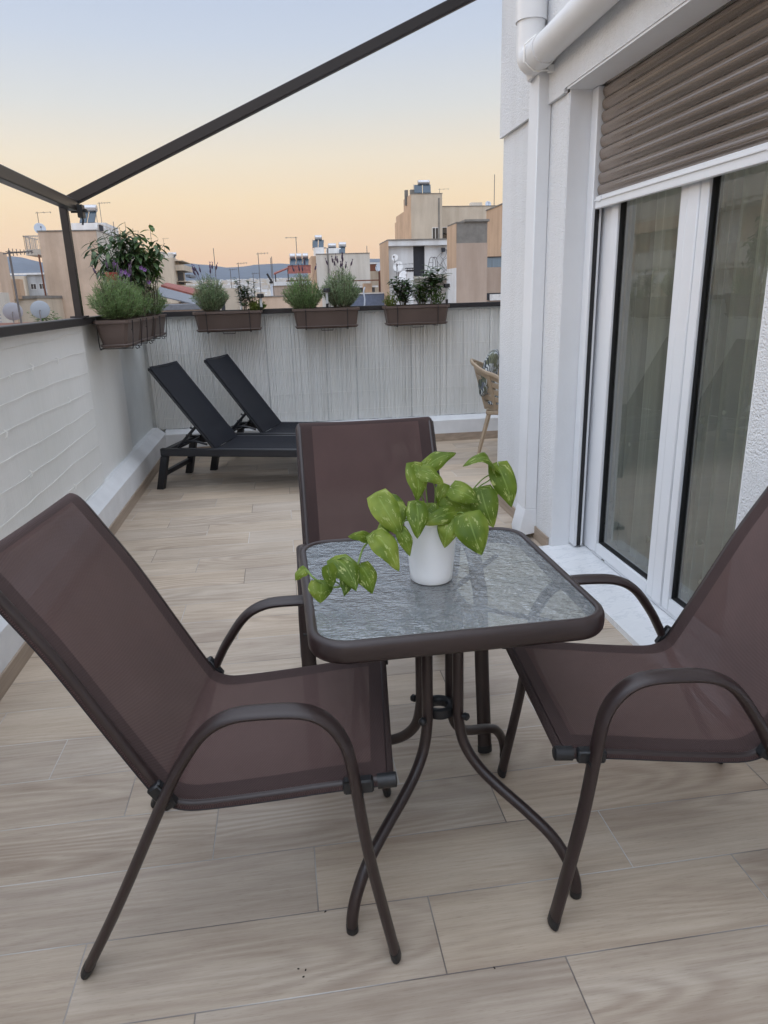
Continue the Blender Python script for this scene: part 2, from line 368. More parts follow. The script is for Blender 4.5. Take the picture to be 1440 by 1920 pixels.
def tag(o, label=None, cat=None, group=None, kind=None):
    for k, v in (('label', label), ('category', cat), ('group', group), ('kind', kind)):
        if v: o[k] = v
    return o
def thing(name, loc, label, cat, group=None):
    o = bpy.data.objects.new(name, None); o.empty_display_size = .05; C.objects.link(o); o.location = loc
    return tag(o, label, cat, group)
def copy_tree(o, parent=None):
    c = o.copy(); C.objects.link(c)
    if parent: c.parent = parent
    for ch in list(o.children): copy_tree(ch, c)
    return c
def spline(pts, n=6):
    P = [Vector(p) for p in pts]; out = []
    for i in range(len(P)-1):
        a = P[i-1] if i else P[0]*2-P[1]; b = P[i]; c = P[i+1]; d = P[i+2] if i+2 < len(P) else P[-1]*2-P[-2]
        for k in range(n):
            t = k/n; out.append(.5*((2*b)+(c-a)*t+(2*a-5*b+4*c-d)*t*t+(3*b-a-3*c+d)*t**3))
    return out+[P[-1]]
def rnd(a, b): return random.uniform(a, b)
def xf(loc, rz=0, ry=0, rx=0): return Matrix.Translation(loc) @ Matrix.Rotation(rz, 4, 'Z') @ Matrix.Rotation(ry, 4, 'Y') @ Matrix.Rotation(rx, 4, 'X')

# ------------------------------------------------------------------ the setting
b = MB(); b.box(-1.2, 6.5, -3.5, 6.6, -.25, 0)
tag(b.build('terrace_floor', M_floor, origin=(0, 0, 0), smooth=0), kind='structure')

# parapet with kerb, tile skirting
t = thing('parapet_wall', (-1.3, 1.5, 0), 'pale grey painted parapet wall with a white kerb along the left side of the terrace', 'wall')
b = MB(); b.box(-1.36, -1.2, -3.5, 6.56, -.3, 1.218); b.build('wall', M_back, t, smooth=0)
b = MB(); b.prism([(-1.2, -.05), (-1.09, -.05), (-1.09, .205), (-1.155, .262), (-1.2, .262)], -3.5, 6.5, ax=1); b.build('kerb', M_kerb, t)
b = MB(); b.box(-1.09, -1.081, -3.5, 6.462, 0, .073); b.build('skirting', M_skirt, t, smooth=0)
t = thing('parapet_wall', (2, 6.6, 0), 'pale grey painted parapet wall with a white kerb across the far end of the terrace', 'wall')
b = MB(); b.box(-1.2, 6.5, 6.56, 6.72, -.3, 1.215); b.build('wall', M_back, t, smooth=0)
b = MB(); b.prism([(6.56, -.05), (6.47, -.05), (6.47, .195), (6.515, .232), (6.56, .232)], -1.09, 6.5, ax=0); b.build('kerb', M_kerb, t)
b = MB(); b.box(-1.081, 6.5, 6.461, 6.47, 0, .073); b.build('skirting', M_skirt, t, smooth=0)

# reed screens: half round slats, each one its own width, depth and length
def reed_mat(name, col):
    m, nd, lk, p = new_mat(name); v = coords(nd, lk, (40, 40, 1.2)); f = noise(nd, lk, v, 2, 4, .7)
    c = mixc(nd, lk, 1.0, ramp(nd, lk, f, [(.3, tuple(x*.95 for x in col)), (.65, col)]),
             ramp(nd, lk, noise(nd, lk, coords(nd, lk), 1.6, 4), [(.35, (.92, .93, .92)), (.62, (1, 1, 1))]), 'MULTIPLY')
    lk.new(c, p.inputs['Base Color']); p.inputs['Roughness'].default_value = .42; return m
M_reed = reed_mat('white_pvc_reed', (.76, .765, .75))
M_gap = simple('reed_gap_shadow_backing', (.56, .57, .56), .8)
def reed(pos, a0, a1, depth, zb, zt, pitch, amp, rag, gap, jit):
    # pos(a, d, z) -> point; a runs along the wall, d out of it
    b = MB(); a = a0
    while a < a1:
        wd = pitch*rnd(.82, 1.15); d0 = depth+rnd(-.8, .8)*amp*jit; lean = rnd(-.002, .002)*jit; zt_ = zt-rnd(0, rag); zb_ = zb+rnd(0, rag*.6)
        if random.random() > gap:
            rows = []; nz = 5; bend = rnd(-.0015, .0015)*jit
            for i in range(nz):
                q = i/(nz-1); z = zb_+(zt_-zb_)*q; sh = lean*q+bend*math.sin(q*math.pi)
                rows.append([pos(a+sh-wd*.02, d0, z), pos(a+sh+wd*.28, d0+amp*.85, z), pos(a+sh+wd*.5, d0+amp*1.1, z), pos(a+sh+wd*.72, d0+amp*.85, z), pos(a+sh+wd*1.02, d0, z)])
            b.grid(rows)
        a += wd
    return b
lw = lambda a, d, z: Vector((-1.2+d, a, z)); fw_ = lambda a, d, z: Vector((a, 6.56-d, z))
t = thing('reed_screen', (-1.17, 2, .24), 'white reed privacy screen laced with pale wires, nearest part of the left parapet', 'screen')
reed(lw, -3.5, 4.54, .028, .245, 1.222, .0125, .0020, .006, .0, .12).build('reeds', M_reed, t, fix=False)
b = MB(); b.box(-1.198, -1.178, -3.5, 4.535, .25, 1.215); b.build('backing', M_reed, t, smooth=0)
for k in range(9):
    z = 1.178-.112*k; path = []
    y = -3.4
    while y < 4.53:
        path.append((-1.166+rnd(-.0005, .001), y, z+.006*math.sin(y*3.1+k*1.3)+rnd(-.0035, .0035))); y += .12
    b = MB(); b.tube(path, .0014, 5); b.build('lacing_wire', M_wire, t)
for y, z in ((3.55, 1.07), (3.95, 1.07), (3.25, 1.07), (4.05, .845), (3.1, .84), (2.9, .39), (3.9, .40), (3.3, .62)):
    b = MB(); b.tube([(-1.168, y, z+.014), (-1.157, y+.004, z+.004), (-1.160, y, z-.016), (-1.168, y, z-.02)], .0022, 5); b.build('wire_tie', M_wire, t)
t = thing('reed_screen', (-1.17, 5, .24), 'smooth white screen panel without wires, under the row of planters on the left parapet', 'screen')
reed(lw, 4.54, 5.52, .014, .245, 1.222, .014, .0016, .004, 0, .1).build('reeds', M_reed, t, fix=False)
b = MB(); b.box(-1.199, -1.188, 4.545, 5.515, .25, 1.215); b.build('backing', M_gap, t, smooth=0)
t = thing('reed_screen', (1.4, 6.54, .24), 'white ribbed reed privacy screen across the far parapet behind the black loungers', 'screen')
reed(fw_, -1.17, 6.0, .016, .232, 1.200, .0135, .0052, .014, .022, 1.0).build('reeds', M_reed, t, fix=False)
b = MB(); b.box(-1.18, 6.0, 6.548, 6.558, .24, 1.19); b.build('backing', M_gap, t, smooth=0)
for z in (1.10, .90, .70, .50, .335):
    path = []; x = -1.1
    while x < 4: path.append((x, 6.5325+rnd(0, .001), z+rnd(-.003, .003))); x += .1
    b = MB(); b.tube(path, .0012, 4); b.build('lacing_wire', M_wire, t)

# hand rails and the awning frame standing on them
b = MB(); b.box(-1.195, -1.13, -3.5, 6.49, 1.222, 1.265, bev=.004)
tag(b.build('handrail', M_rail), 'black box section handrail on top of the left parapet', 'handrail')
b = MB(); b.box(-1.195, 6.4, 6.49, 6.55, 1.212, 1.253, bev=.004)
tag(b.build('handrail', M_rail), 'black box section handrail on top of the far parapet', 'handrail')
t = thing('awning_frame', (-1.16, 4.5, 1.265), 'dark bronze awning frame with post, front beam and sloping guide rail', 'awning frame')
b = MB(); b.box(-1.183, -1.141, 4.479, 4.521, 1.265, 1.895, bev=.003); b.build('post', M_beam, t)
b = MB(); b.box(-1.205, -1.119, 4.46, 4.54, 1.2652, 1.275); b.build('base_plate', M_rail, t, smooth=0)
b = MB(); b.box(-1.136, -1.086, -3, 4.52, 1.842, 1.900, bev=.004); b.build('front_beam', M_beam, t)
sl_ = math.atan2(2.99-1.87, 1.33+1.16); ln = math.hypot(2.99-1.87, 2.49)
Mr = xf((-1.16, 4.5, 1.89), 0, -sl_)
b = MB(); b.box(-.01, ln-.02, .024, .068, -.028, .028, Mr, bev=.004); b.build('guide_rail', M_beam, t)
b = MB(); b.box(-.01, ln-.02, .031, .062, -.033, -.0282, Mr); b.build('rail_channel', M_rail, t, smooth=0)
b = MB(); b.box(-1.131, -1.085, 4.521, 4.526, 1.835, 1.905); b.box(-1.081, -1.052, 4.455, 4.515, 1.805, 1.872); b.box(-1.081, -1.035, 4.48, 4.50, 1.835, 1.85)
b.tube([(-1.06, 4.47, 1.81), (-1.055, 4.455, 1.79), (-1.06, 4.45, 1.765)], .006, 6); b.build('bracket', M_plast, t, smooth=30)

# ------------------------------------------------------------------ house
t = thing('house', (1.6, 2, 0), 'white roughcast house wall on the right with a recessed balcony door', 'building')
b = MB(); b.box(1.35, 1.62, 3.42, 4.40, -.02, 2.19)
b.box(1.35, 1.62, -3.5, 1.90, -.02, 2.19); b.box(1.62, 6.3, 4.2, 4.395, -.02, 2.19)
b.build('wall', M_render, t, smooth=0)
b = MB(); b.box(1.33, 1.62, -3.5, 4.415, 2.207, 5.5); b.box(1.62, 6.3, 4.2, 4.41, 2.207, 5.5); b.box(1.33, 1.348, 3.437, 4.415, 2.19, 2.207); b.box(1.33, 1.348, -3.5, 1.89, 2.19, 2.207)
b.build('upper_wall', M_render, t, smooth=0)
b = MB(); b.box(1.352, 1.50, 3.412, 3.42, .03, 2.205); b.box(1.352, 1.50, 1.90, 1.908, .03, 2.205); b.box(1.335, 1.465, 1.908, 3.412, 2.198, 2.2068)
b.build('reveal', M_smooth, t, smooth=0)
b = MB(); b.box(1.340, 1.349, 3.437, 4.398, 0, .073); b.box(1.340, 1.349, -3.5, 1.8, 0, .073); b.build('skirting', M_skirt, t, smooth=0)
b = MB(); b.box(1.63, 4.6, -.5, 4.19, -.02, .04); b.box(4.5, 4.6, -.5, .4, .04, 2.6); b.box(4.5, 4.6, 3.4, 4.19, .04, 2.6); b.box(4.5, 4.6, .4, 3.4, .04, .9); b.box(4.5, 4.6, .4, 1.3, .9, 2.6); b.box(1.63, 4.5, 4.1, 4.19, .04, 2.6); b.box(1.63, 4.5, -.5, -.4, .04, 2.6); b.box(1.63, 4.5, -.4, 4.1, 2.5, 2.6)  # opening in the unseen back wall added to brighten the curtains
b.build('room', simple('room_plaster', (.75, .73, .68), .8), t, smooth=0)
b = MB(); b.box(1.63, 1.70, 1.92, 3.41, 2.06, 2.5); b.box(1.62, 1.63, 1.90, 3.42, 2.19, 2.206); b.build('shutter_box', M_smooth, t, smooth=0)
b = MB(); b.prism([(1.288, 0.0), (1.575, 0.0), (1.575, .046), (1.288, .026)], 1.80, 3.437, ax=1)
for v_ in range(len(b.v)): pass
tag(b.build('door_sill', M_marble), 'pale veined marble sill on the floor in front of the balcony door', 'door sill')

t = thing('downpipe', (1.31, 3.7, .02), 'white rain pipe with round elbow and square duct beside the balcony door', 'drainpipe')
b = MB(); b.box(1.282, 1.3495, 3.64, 3.775, .174, 2.33, bev=.004); b.build('duct', M_smooth, t)
b = MB(); b.prism([(1.349, .035), (1.256, .020), (1.252, .046), (1.283, .175), (1.349, .175)], 3.638, 3.777, ax=1); b.build('spout', M_smooth, t)
b = MB(); b.box(1.16, 1.232, 3.66, 3.76, .004, .022); b.build('rubber_flap', M_rubber, t, smooth=0)
b = MB()
b.tube([(1.262, 3.715, 2.42), (1.262, 3.715, 5.4)], .066, 24); b.tube([(1.262, 3.715, 2.55), (1.262, 3.715, 2.63)], .074, 24); b.tube([(1.262, 3.715, 2.63), (1.262, 3.715, 2.64)], .071, 24)
b.build('round_pipe', M_pvc, t)
b = MB(); b.tube(spline([(1.262, 3.715, 2.48), (1.262, 3.712, 2.43), (1.262, 3.69, 2.395), (1.262, 3.64, 2.385), (1.262, 3.5, 2.387)]), .068, 24)
b.tube([(1.262, 3.715, 2.45), (1.29, 3.715, 2.37), (1.305, 3.71, 2.325)], .055, 20); b.build('elbow', M_pvc, t)
b = MB(); b.tube([(1.262, 3.5, 2.387), (1.262, -3.2, 2.47)], .0625, 24); b.build('side_pipe', M_pvc, t)
b = MB()
for z in (2.47, 2.325): b.box(1.305, 1.335, 3.575, 3.60, z-.015, z+.015)
b.tube([(1.33, 3.5875, 2.455), (1.24, 3.5875, 2.459), (1.19, 3.5875, 2.42), (1.19, 3.5875, 2.35), (1.24, 3.5875, 2.315), (1.33, 3.5875, 2.32)], .004, 6); b.build('pipe_clip', M_wire, t)

# sliding door set with two leaves
t = thing('balcony_door', (1.54, 2.6, .04), 'white aluminium two leaf balcony door with tall glass panes', 'door')
b = MB()
b.box(1.515, 1.585, 3.255, 3.411, .047, 2.40, bev=.003); b.box(1.515, 1.585, 1.909, 1.925, .047, 2.40); b.box(1.515, 1.585, 1.925, 3.255, 2.33, 2.40)
b.box(1.510, 1.585, 1.925, 3.255, .045, .058, bev=.002); b.box(1.53, 1.6, 1.925, 3.255, .058, .07)
b.build('outer_frame', M_alu, t)
def leaf(y0, y1, ya, yb):
    p = MB(); X0, X1 = 1.503, 1.56
    p.box(X0, X1, ya, y0, .062, 2.33, bev=.004); p.box(X0, X1, y1, yb, .062, 2.33, bev=.004)
    p.box(X0+.0005, X1, y0, y1, .062, .118, bev=.003); p.box(X0+.0005, X1, y0, y1, 2.25, 2.33, bev=.003)
    s = p.build('sash', M_alu, t)
    g = MB(); i = .0045
    for q in ((y0, y0+i, .118, 2.25), (y1-i, y1, .118, 2.25), (y0+i, y1-i, .118, .118+i), (y0+i, y1-i, 2.25-i, 2.25)): g.box(X0+.012, X0+.04, *q[:2], *q[2:])
    g.build('gasket', M_rubber, s, smooth=0)
    g = MB(); g.box(X0+.022, X0+.0225, y0+i, y1-i, .118+i, 2.25-i)
    g = MB(); g.add([(X0+.024, y0+i, .125), (X0+.024, y1-i, .125), (X0+.024, y1-i, 2.243), (X0+.024, y0+i, 2.243)], [[3, 2, 1, 0]]); g.build('pane', M_dglass, s, smooth=0, fix=False)
leaf(2.672, 3.187, 2.619, 3.250); leaf(1.975, 2.489, 1.930, 2.541)
b = MB(); b.box(1.499, 1.56, 2.543, 2.617, .062, 2.33, bev=.004); b.build('meeting_stile', M_alu, t)
b = MB(); b.box(1.5085, 1.5105, 3.10, 3.13, .050, .054); b.build('drain_slot', M_rubber, t, smooth=0)

t = thing('roller_shutter', (1.47, 2.6, 1.69), 'brown slatted roller shutter half lowered over the balcony door', 'shutter')
M_shut = simple('brown_lacquered_slat', (.35, .29, .245), .25, metal=.8, var=.04)
rows = []; z = 1.748; pitch = .0500
prof = [(.0, 0), (.0015, .004), (.0045, .009), (.0068, .0165), (.0078, .020), (.0074, .0215), (.0082, .023), (.0088, .0285), (.0084, .030), (.0089, .0315), (.0082, .038), (.0078, .0395), (.0080, .041), (.0060, .047), (.0025, .0525), (-.001, .0545), (-.002, .0560)]
b = MB()
while z < 2.30:
    b.grid([[Vector((1.480-d*1.35, y, z+h)) for d, h in [(d_, h_*.885) for d_, h_ in prof]] for y in (1.935, 3.335)]); z += pitch
b.build('slats', M_shut, t, smooth=25, fix=False)
b = MB(); b.box(1.462, 1.482, 1.933, 3.337, 1.694, 1.748, bev=.003); b.box(1.456, 1.462, 1.933, 3.337, 1.726, 1.733, bev=.001); b.box(1.455, 1.4625, 3.27, 3.30, 1.722, 1.742, bev=.002); b.box(1.455, 1.4625, 2.10, 2.13, 1.722, 1.742, bev=.002)
b.build('bottom_bar', M_alu, t)
for y0, y1, s_ in ((3.344, 3.411, 1), (1.909, 1.93, -1)):
    b = MB(); b.box(1.452, 1.50, y0, y1, .048, 2.197, bev=.003); g = b.build('guide_channel', M_alu, t)
    b = MB(); b.box(1.466, 1.486, y0-.004, y0+.001, .05, 1.694) if s_ > 0 else b.box(1.466, 1.486, y1-.001, y1+.004, .05, 1.694)
    b.build('brush_seal', M_rubber, g, smooth=0)

# sheer curtain behind the door
def curtain_mat():
    m, nd, lk, p = new_mat('sheer_curtain'); nd.remove(p); out = nd['Material Output']
    v = coords(nd, lk, (1, 1, 1), 'UV'); vo = nd.new('ShaderNodeTexVoronoi'); vo.inputs['Scale'].default_value = 7.5; vo.inputs['Randomness'].default_value = .75; lk.new(v, vo.inputs['Vector'])
    dots = ramp(nd, lk, vo.outputs['Distance'], [(.10, (1, 1, 1)), (.14, (0, 0, 0))])
    df = nd.new('ShaderNodeBsdfDiffuse'); df.inputs[0].default_value = (.86, .88, .82, 1)
    tl = nd.new('ShaderNodeBsdfTranslucent'); tl.inputs[0].default_value = (.86, .88, .82, 1)
    tr = nd.new('ShaderNodeBsdfTransparent')
    a = nd.new('ShaderNodeMixShader'); a.inputs[0].default_value = .35; lk.new(df.outputs[0], a.inputs[1]); lk.new(tl.outputs[0], a.inputs[2])
    lw_ = nd.new('ShaderNodeLayerWeight'); lw_.inputs[0].default_value = .45
    fac = math_(nd, lk, 'MULTIPLY_ADD', lw_.outputs['Facing'], .45, .42); fac = math_(nd, lk, 'MAXIMUM', fac, math_(nd, lk, 'MULTIPLY', dots, .95))
    x = nd.new('ShaderNodeMixShader'); lk.new(fac, x.inputs[0]); lk.new(tr.outputs[0], x.inputs[1]); lk.new(a.outputs[0], x.inputs[2]); lk.new(x.outputs[0], out.inputs[0]); return m
M_curt = curtain_mat()
for lab, y0, y1, ph in (('sheer dotted curtain hanging behind the far pane of the balcony door', 2.62, 3.36, 0), ('sheer dotted curtain hanging behind the near pane of the balcony door', 1.92, 2.56, 2)):
    rows = []; n = 150
    for iz in range(14):
        z = .07+(2.5-.07)*iz/13; row = []
        for i in range(n+1):
            q = i/n; y = y0+(y1-y0)*q
            w_ = math.sin(q*47+ph+.25*math.sin(z*2+ph))+.5*math.sin(q*21+ph*2+z*.5)+.35*math.sin(q*93+ph)
            row.append(Vector((1.655+.022*w_, y+.008*math.cos(q*47+ph), z)))
        rows.append(row)
    b = MB(); b.grid(rows, (1.6, 2.43)); tag(b.build('sheer_curtain', M_curt, fix=False, smooth=180), lab, 'curtain')
# ------------------------------------------------------------------ patio chairs
LOOP = [(-.326, .006), (-.232, .185), (-.111, .435), (-.068, .512), (-.022, .572), (.028, .600), (.088, .607), (.160, .605), (.203, .586), (.235, .542), (.252, .480), (.277, .276), (.326, .006)]
RAIL = [(-.425, .893), (-.410, .910), (-.388, .894), (-.345, .828), (-.283, .728), (-.197, .566), (-.132, .446), (-.112, .419), (-.078, .404), (-.02, .405), (.105, .418), (.20, .430), (.318, .441)]
def patio_chair(label):
    t = thing('patio_chair', (0, 0, 0), label, 'chair', 'brown mesh patio chairs round the glass table')
    for s in (-1, 1):
        p = spline([(x, s*(.257-(.006 if z > .5 else 0)), z) for x, z in LOOP], 5)
        n = len(p); tp = [1-.06*abs(2*i/(n-1)-1)**2 for i in range(n)]
        b = MB(); b.tube(p, .0225, 14, rz=.0118, side=(0, 1, 0), taper=tp); a = b.build('arm_frame', M_brown, t)
        for k in (0, -1):
            q = Vector(p[k]); d = (Vector(p[k])-Vector(p[k-1 if k else 1])).normalized()
            b = MB(); b.tube([q-d*.022, q-d*.002, q+d*.003], .0218, 12, rz=.0116, side=(0, 1, 0), taper=[1.02, 1.02, .7]); b.build('foot_cap', M_plast, a)
        b = MB(); b.tube(spline([(x, s*.235, z-.006) for x, z in RAIL], 4), .0115, 10, side=(0, 1, 0)); b.build('side_rail', M_brown, t)
        for x, z, an in ((-.118, .428, -1.0), (.262, .434, .07)):
            b = MB()
            b.box(-.030, .030, -.011, .012, -.017, .013, xf((x, s*.2465, z), 0, -an), bev=.004)
            b.tube([(x+.004, s*.245, z-.012), (x+.004, s*.268, z-.012)], .006, 8)
            b.build('clamp', M_plast, t)
    S = spline([(x, 0, z) for x, z in RAIL], 4); n = 24; rows = []
    ys = [-.2495, -.2480, -.243, -.235, -.226, -.21]+[-.21+.42*i/n for i in range(1, n)]+[.21, .226, .235, .243, .2480, .2495]
    for i, p in enumerate(S):
        tt = (S[min(i+1, len(S)-1)]-S[max(i-1, 0)]).normalized(); nn = Vector((-tt.z, 0, tt.x)); q = i/(len(S)-1); row = []
        if nn.z < 0 and nn.x < 0: nn = -nn
        sag = .010*math.sin(min(1, q*1.05)*math.pi)
        for y in ys:
            e = abs(y)
            d = .0065-sag*max(0, 1-(e/.226)**2) if e <= .235 else .0065-.0065*((e-.235)/.0145)**2*2.6
            row.append(Vector((p.x, y, p.z))+nn*d)
        rows.append(row)
    b = MB(); k = len(rows); m = len(ys)
    vs = [q for r in rows for q in r]
    L_ = [0]
    for i in range(1, k): L_.append(L_[-1]+(S[i]-S[i-1]).length)
    for i in range(k-1):
        for j in range(m-1):
            hem = j < 6 or j >= m-7 or L_[i+1] < .045 or L_[i] > L_[-1]-.035
            b.f.append([i*m+j, i*m+j+1, (i+1)*m+j+1, (i+1)*m+j]); b.mi.append(1 if hem else 0)
            b.uv.append([(ys[j], L_[i]), (ys[j+1], L_[i]), (ys[j+1], L_[i+1]), (ys[j], L_[i+1])])
    b.v = [tuple(q) for q in vs]
    # the fold over the front and top bars
    b.m = 1
    for (x, z, sg) in ((.320, .441, 1), (-.425, .893, -1)):
        rr = []
        for a_ in range(7):
            an = a_*.5; c = Vector((x, 0, z-.006)); r_ = .0125
            rr.append([Vector((c.x+sg*math.sin(an)*r_, y*.952, c.z+math.cos(an)*r_)) for y in ys])
        b.grid(rr)
    s_ = b.build('sling', [M_sling, M_hem], t, fix=False)
    for s in (-1, 1):
        e_ = MB(); e_.tube([(.300, s*.240, .434), (.336, s*.240, .4365), (.338, s*.240, .4366)], .0150, 12, taper=[1, 1, .8]); e_.build('end_cap', M_plast, t)
    for s in (-1, 1):
        b = MB(); b.tube([Vector(r[0 if s < 0 else -1])+Vector((0, s*.0006, 0)) for r in rows], .0014, 5); b.build('edge_binding', M_binding, s_)
    b = MB(); b.tube([(.320, -.235, .435), (.320, .235, .435)], .0115, 10); b.build('front_bar', M_brown, t)
    b = MB(); b.tube([(-.425, -.235, .887), (-.425, .235, .887)], .0115, 10); b.build('top_bar', M_brown, t)
    b = MB(); b.tube([(.262, -.252, .421), (.255, -.20, .385), (.25, 0, .372), (.255, .20, .385), (.262, .252, .421)], .0095, 8); b.build('seat_stretcher', M_brown, t)
    b = MB(); b.tube([(-.118, -.25, .416), (-.118, -.2, .385), (-.118, 0, .372), (-.118, .2, .385), (-.118, .25, .416)], .0095, 8); b.build('seat_stretcher', M_brown, t)
    return t
ch = patio_chair('brown mesh patio chair left of the glass table, seen from its side')
c2 = copy_tree(ch); c2['label'] = 'brown mesh patio chair right of the table, back cut off by the picture edge'
c3 = copy_tree(ch); c3['label'] = 'brown mesh patio chair behind the table, its tall back facing the viewer'
ch.location = (-.144, 1.439, 0); ch.rotation_euler.z = math.atan2(-.0715, .6475)
c2.location = (.852, 1.400, 0); c2.rotation_euler.z = math.atan2(.077, -.997)
c3.location = (.274, 2.118, 0); c3.rotation_euler.z = R(-90.4)

# ------------------------------------------------------------------ table
TX, TY, TZ = .314, 1.502, .72
t = thing('glass_table', (TX, TY, 0), 'small square glass topped table with a brown metal rim and four bent legs', 'table')
def rsq(h, r, n=10):
    pts = []
    for k in range(4):
        cx = (h-r)*(1 if k in (0, 3) else -1); cy = (h-r)*(1 if k < 2 else -1)
        for i in range(n+1):
            a_ = k*math.pi/2+i*math.pi/2/n; pts.append((cx+r*math.cos(a_), cy+r*math.sin(a_)))
    return pts
rot = R(.8)
def ring_pts(h, r, z): return [Vector((TX+x*math.cos(rot)-y*math.sin(rot), TY+x*math.sin(rot)+y*math.cos(rot), z)) for x, y in rsq(h, r)]
b = MB(); rw = [ring_pts(.2865, .060, TZ-.012), ring_pts(.2865, .060, TZ+.0005), ring_pts(.289, .0625, TZ+.0035), ring_pts(.295, .0685, TZ+.0045), ring_pts(.302, .0755, TZ+.001), ring_pts(.3055, .079, TZ-.007),
               ring_pts(.3065, .080, TZ-.020), ring_pts(.3055, .079, TZ-.033), ring_pts(.301, .0745, TZ-.040), ring_pts(.292, .0655, TZ-.041), ring_pts(.289, .0625, TZ-.038), ring_pts(.289, .0625, TZ-.014), ring_pts(.2865, .060, TZ-.012)]
b.grid(rw, closed=True); b.build('rim', M_brown, t, smooth=60)
b = MB(); g = ring_pts(.287, .0605, TZ-.001); b.add(g, [list(range(len(g)))]); b.build('glass_top', M_tglass, t, smooth=0, fix=False)
LC = Vector((.322, 1.490, 0))
LP = [(.052, .665), (.053, .42), (.055, .36), (.070, .30), (.108, .252), (.160, .218), (.24, .178), (.305, .138), (.348, .085), (.365, .04), (.3675, .008)]
for fx_, fy_ in ((.066, 1.226), (.587, 1.237), (.578, 1.754), (.057, 1.743)):
    u = Vector((fx_-LC.x, fy_-LC.y, 0)).normalized(); tn = u.cross(Vector((0, 0, 1)))
    b = MB(); b.tube(spline([LC+u*r_+Vector((0, 0, z)) for r_, z in LP], 5), .0133, 12, side=tn); lg = b.build('leg', M_brown, t)
    q = LC+u*.3675; b = MB(); b.tube([q+Vector((0, 0, .020)), q+Vector((0, 0, .004)), q+Vector((0, 0, 0))], .0135, 12, taper=[1.02, 1.0, .75]); b.build('foot_cap', M_plast, lg)
    b = MB(); q = LC+u*.05+Vector((0, 0, .375)); b.tube([q, q+u*.022, q+u*.026], .0055, 8); b.tube([q+u*.02, q+u*.029, q+u*.033], .0095, 10, taper=[1, 1, .5]); b.build('bolt', M_plast, lg)
    b = MB(); b.tube([LC+u*.05+Vector((0, 0, .664)), LC+u*.40*.72+Vector((0, 0, .679))], .008, 8, rz=.005, side=tn); b.build('support_arm', M_brown, t)
b = MB(); b.lathe([(.0215, -.010), (.020, -.005), (.020, .005), (.0215, .010), (.026, .0135), (.033, .0140), (.038, .011), (.040, .0), (.038, -.011), (.033, -.014), (.026, -.0135)], LC+Vector((0, 0, .375)), 36, closed=True)
b.build('spacer_ring', M_plast, t)

# ------------------------------------------------------------------ the plant on the table
LEAVES = [
 ((0.295,1.500,0.979),(0.364,1.500,1.010),0.037,1),((0.264,1.460,0.995),(0.265,1.430,0.922),0.040,0),((0.275,1.450,0.987),(0.322,1.430,0.959),0.038,0),
 ((0.331,1.470,0.944),(0.317,1.460,0.902),0.027,0),((0.181,1.440,0.937),(0.220,1.380,0.859),0.050,0),((0.166,1.380,0.872),(0.210,1.340,0.805),0.047,0),
 ((0.258,1.410,0.924),(0.255,1.370,0.859),0.039,0),((0.220,1.390,0.875),(0.238,1.380,0.820),0.026,0),((0.347,1.430,0.895),(0.267,1.410,0.874),0.036,0),
 ((0.332,1.410,0.881),(0.310,1.390,0.830),0.040,0),((0.365,1.390,0.895),(0.382,1.350,0.819),0.062,0),((0.407,1.440,0.935),(0.426,1.410,0.858),0.052,0),
 ((0.343,1.440,0.944),(0.393,1.410,0.914),0.043,0),((0.333,1.460,0.919),(0.397,1.440,0.882),0.048,0),((0.441,1.460,0.968),(0.364,1.440,0.994),0.043,2),
 ((0.451,1.460,0.982),(0.467,1.430,0.894),0.048,0),((0.471,1.520,0.918),(0.460,1.520,0.893),0.013,0),((0.154,1.400,0.861),(0.105,1.380,0.872),0.022,0),
 ((0.086,1.417,0.810),(0.121,1.344,0.765),0.050,0),((0.134,1.391,0.800),(0.153,1.370,0.745),0.042,0),((0.062,1.355,0.820),(0.070,1.368,0.770),0.028,0),
 ((0.047,1.384,0.775),(0.044,1.365,0.735),0.044,0),((0.016,1.401,0.800),(-0.008,1.393,0.780),0.022,0),((0.210,1.500,0.913),(0.248,1.480,0.892),0.030,0),
 ((0.286,1.440,0.895),(0.307,1.420,0.869),0.025,0),((0.221,1.460,0.912),(0.232,1.420,0.875),0.031,0),((0.371,1.460,0.914),(0.406,1.420,0.862),0.039,0),
 ((0.322,1.500,0.887),(0.350,1.480,0.868),0.028,0),((.105,1.385,.785),(.09,1.355,.752),.026,0),((.20,1.43,.885),(.175,1.40,.85),.028,0),((0.30,1.46,.905),(.29,1.43,.872),.030,0),((0.355,1.47,.93),(.365,1.45,.885),.034,0)]
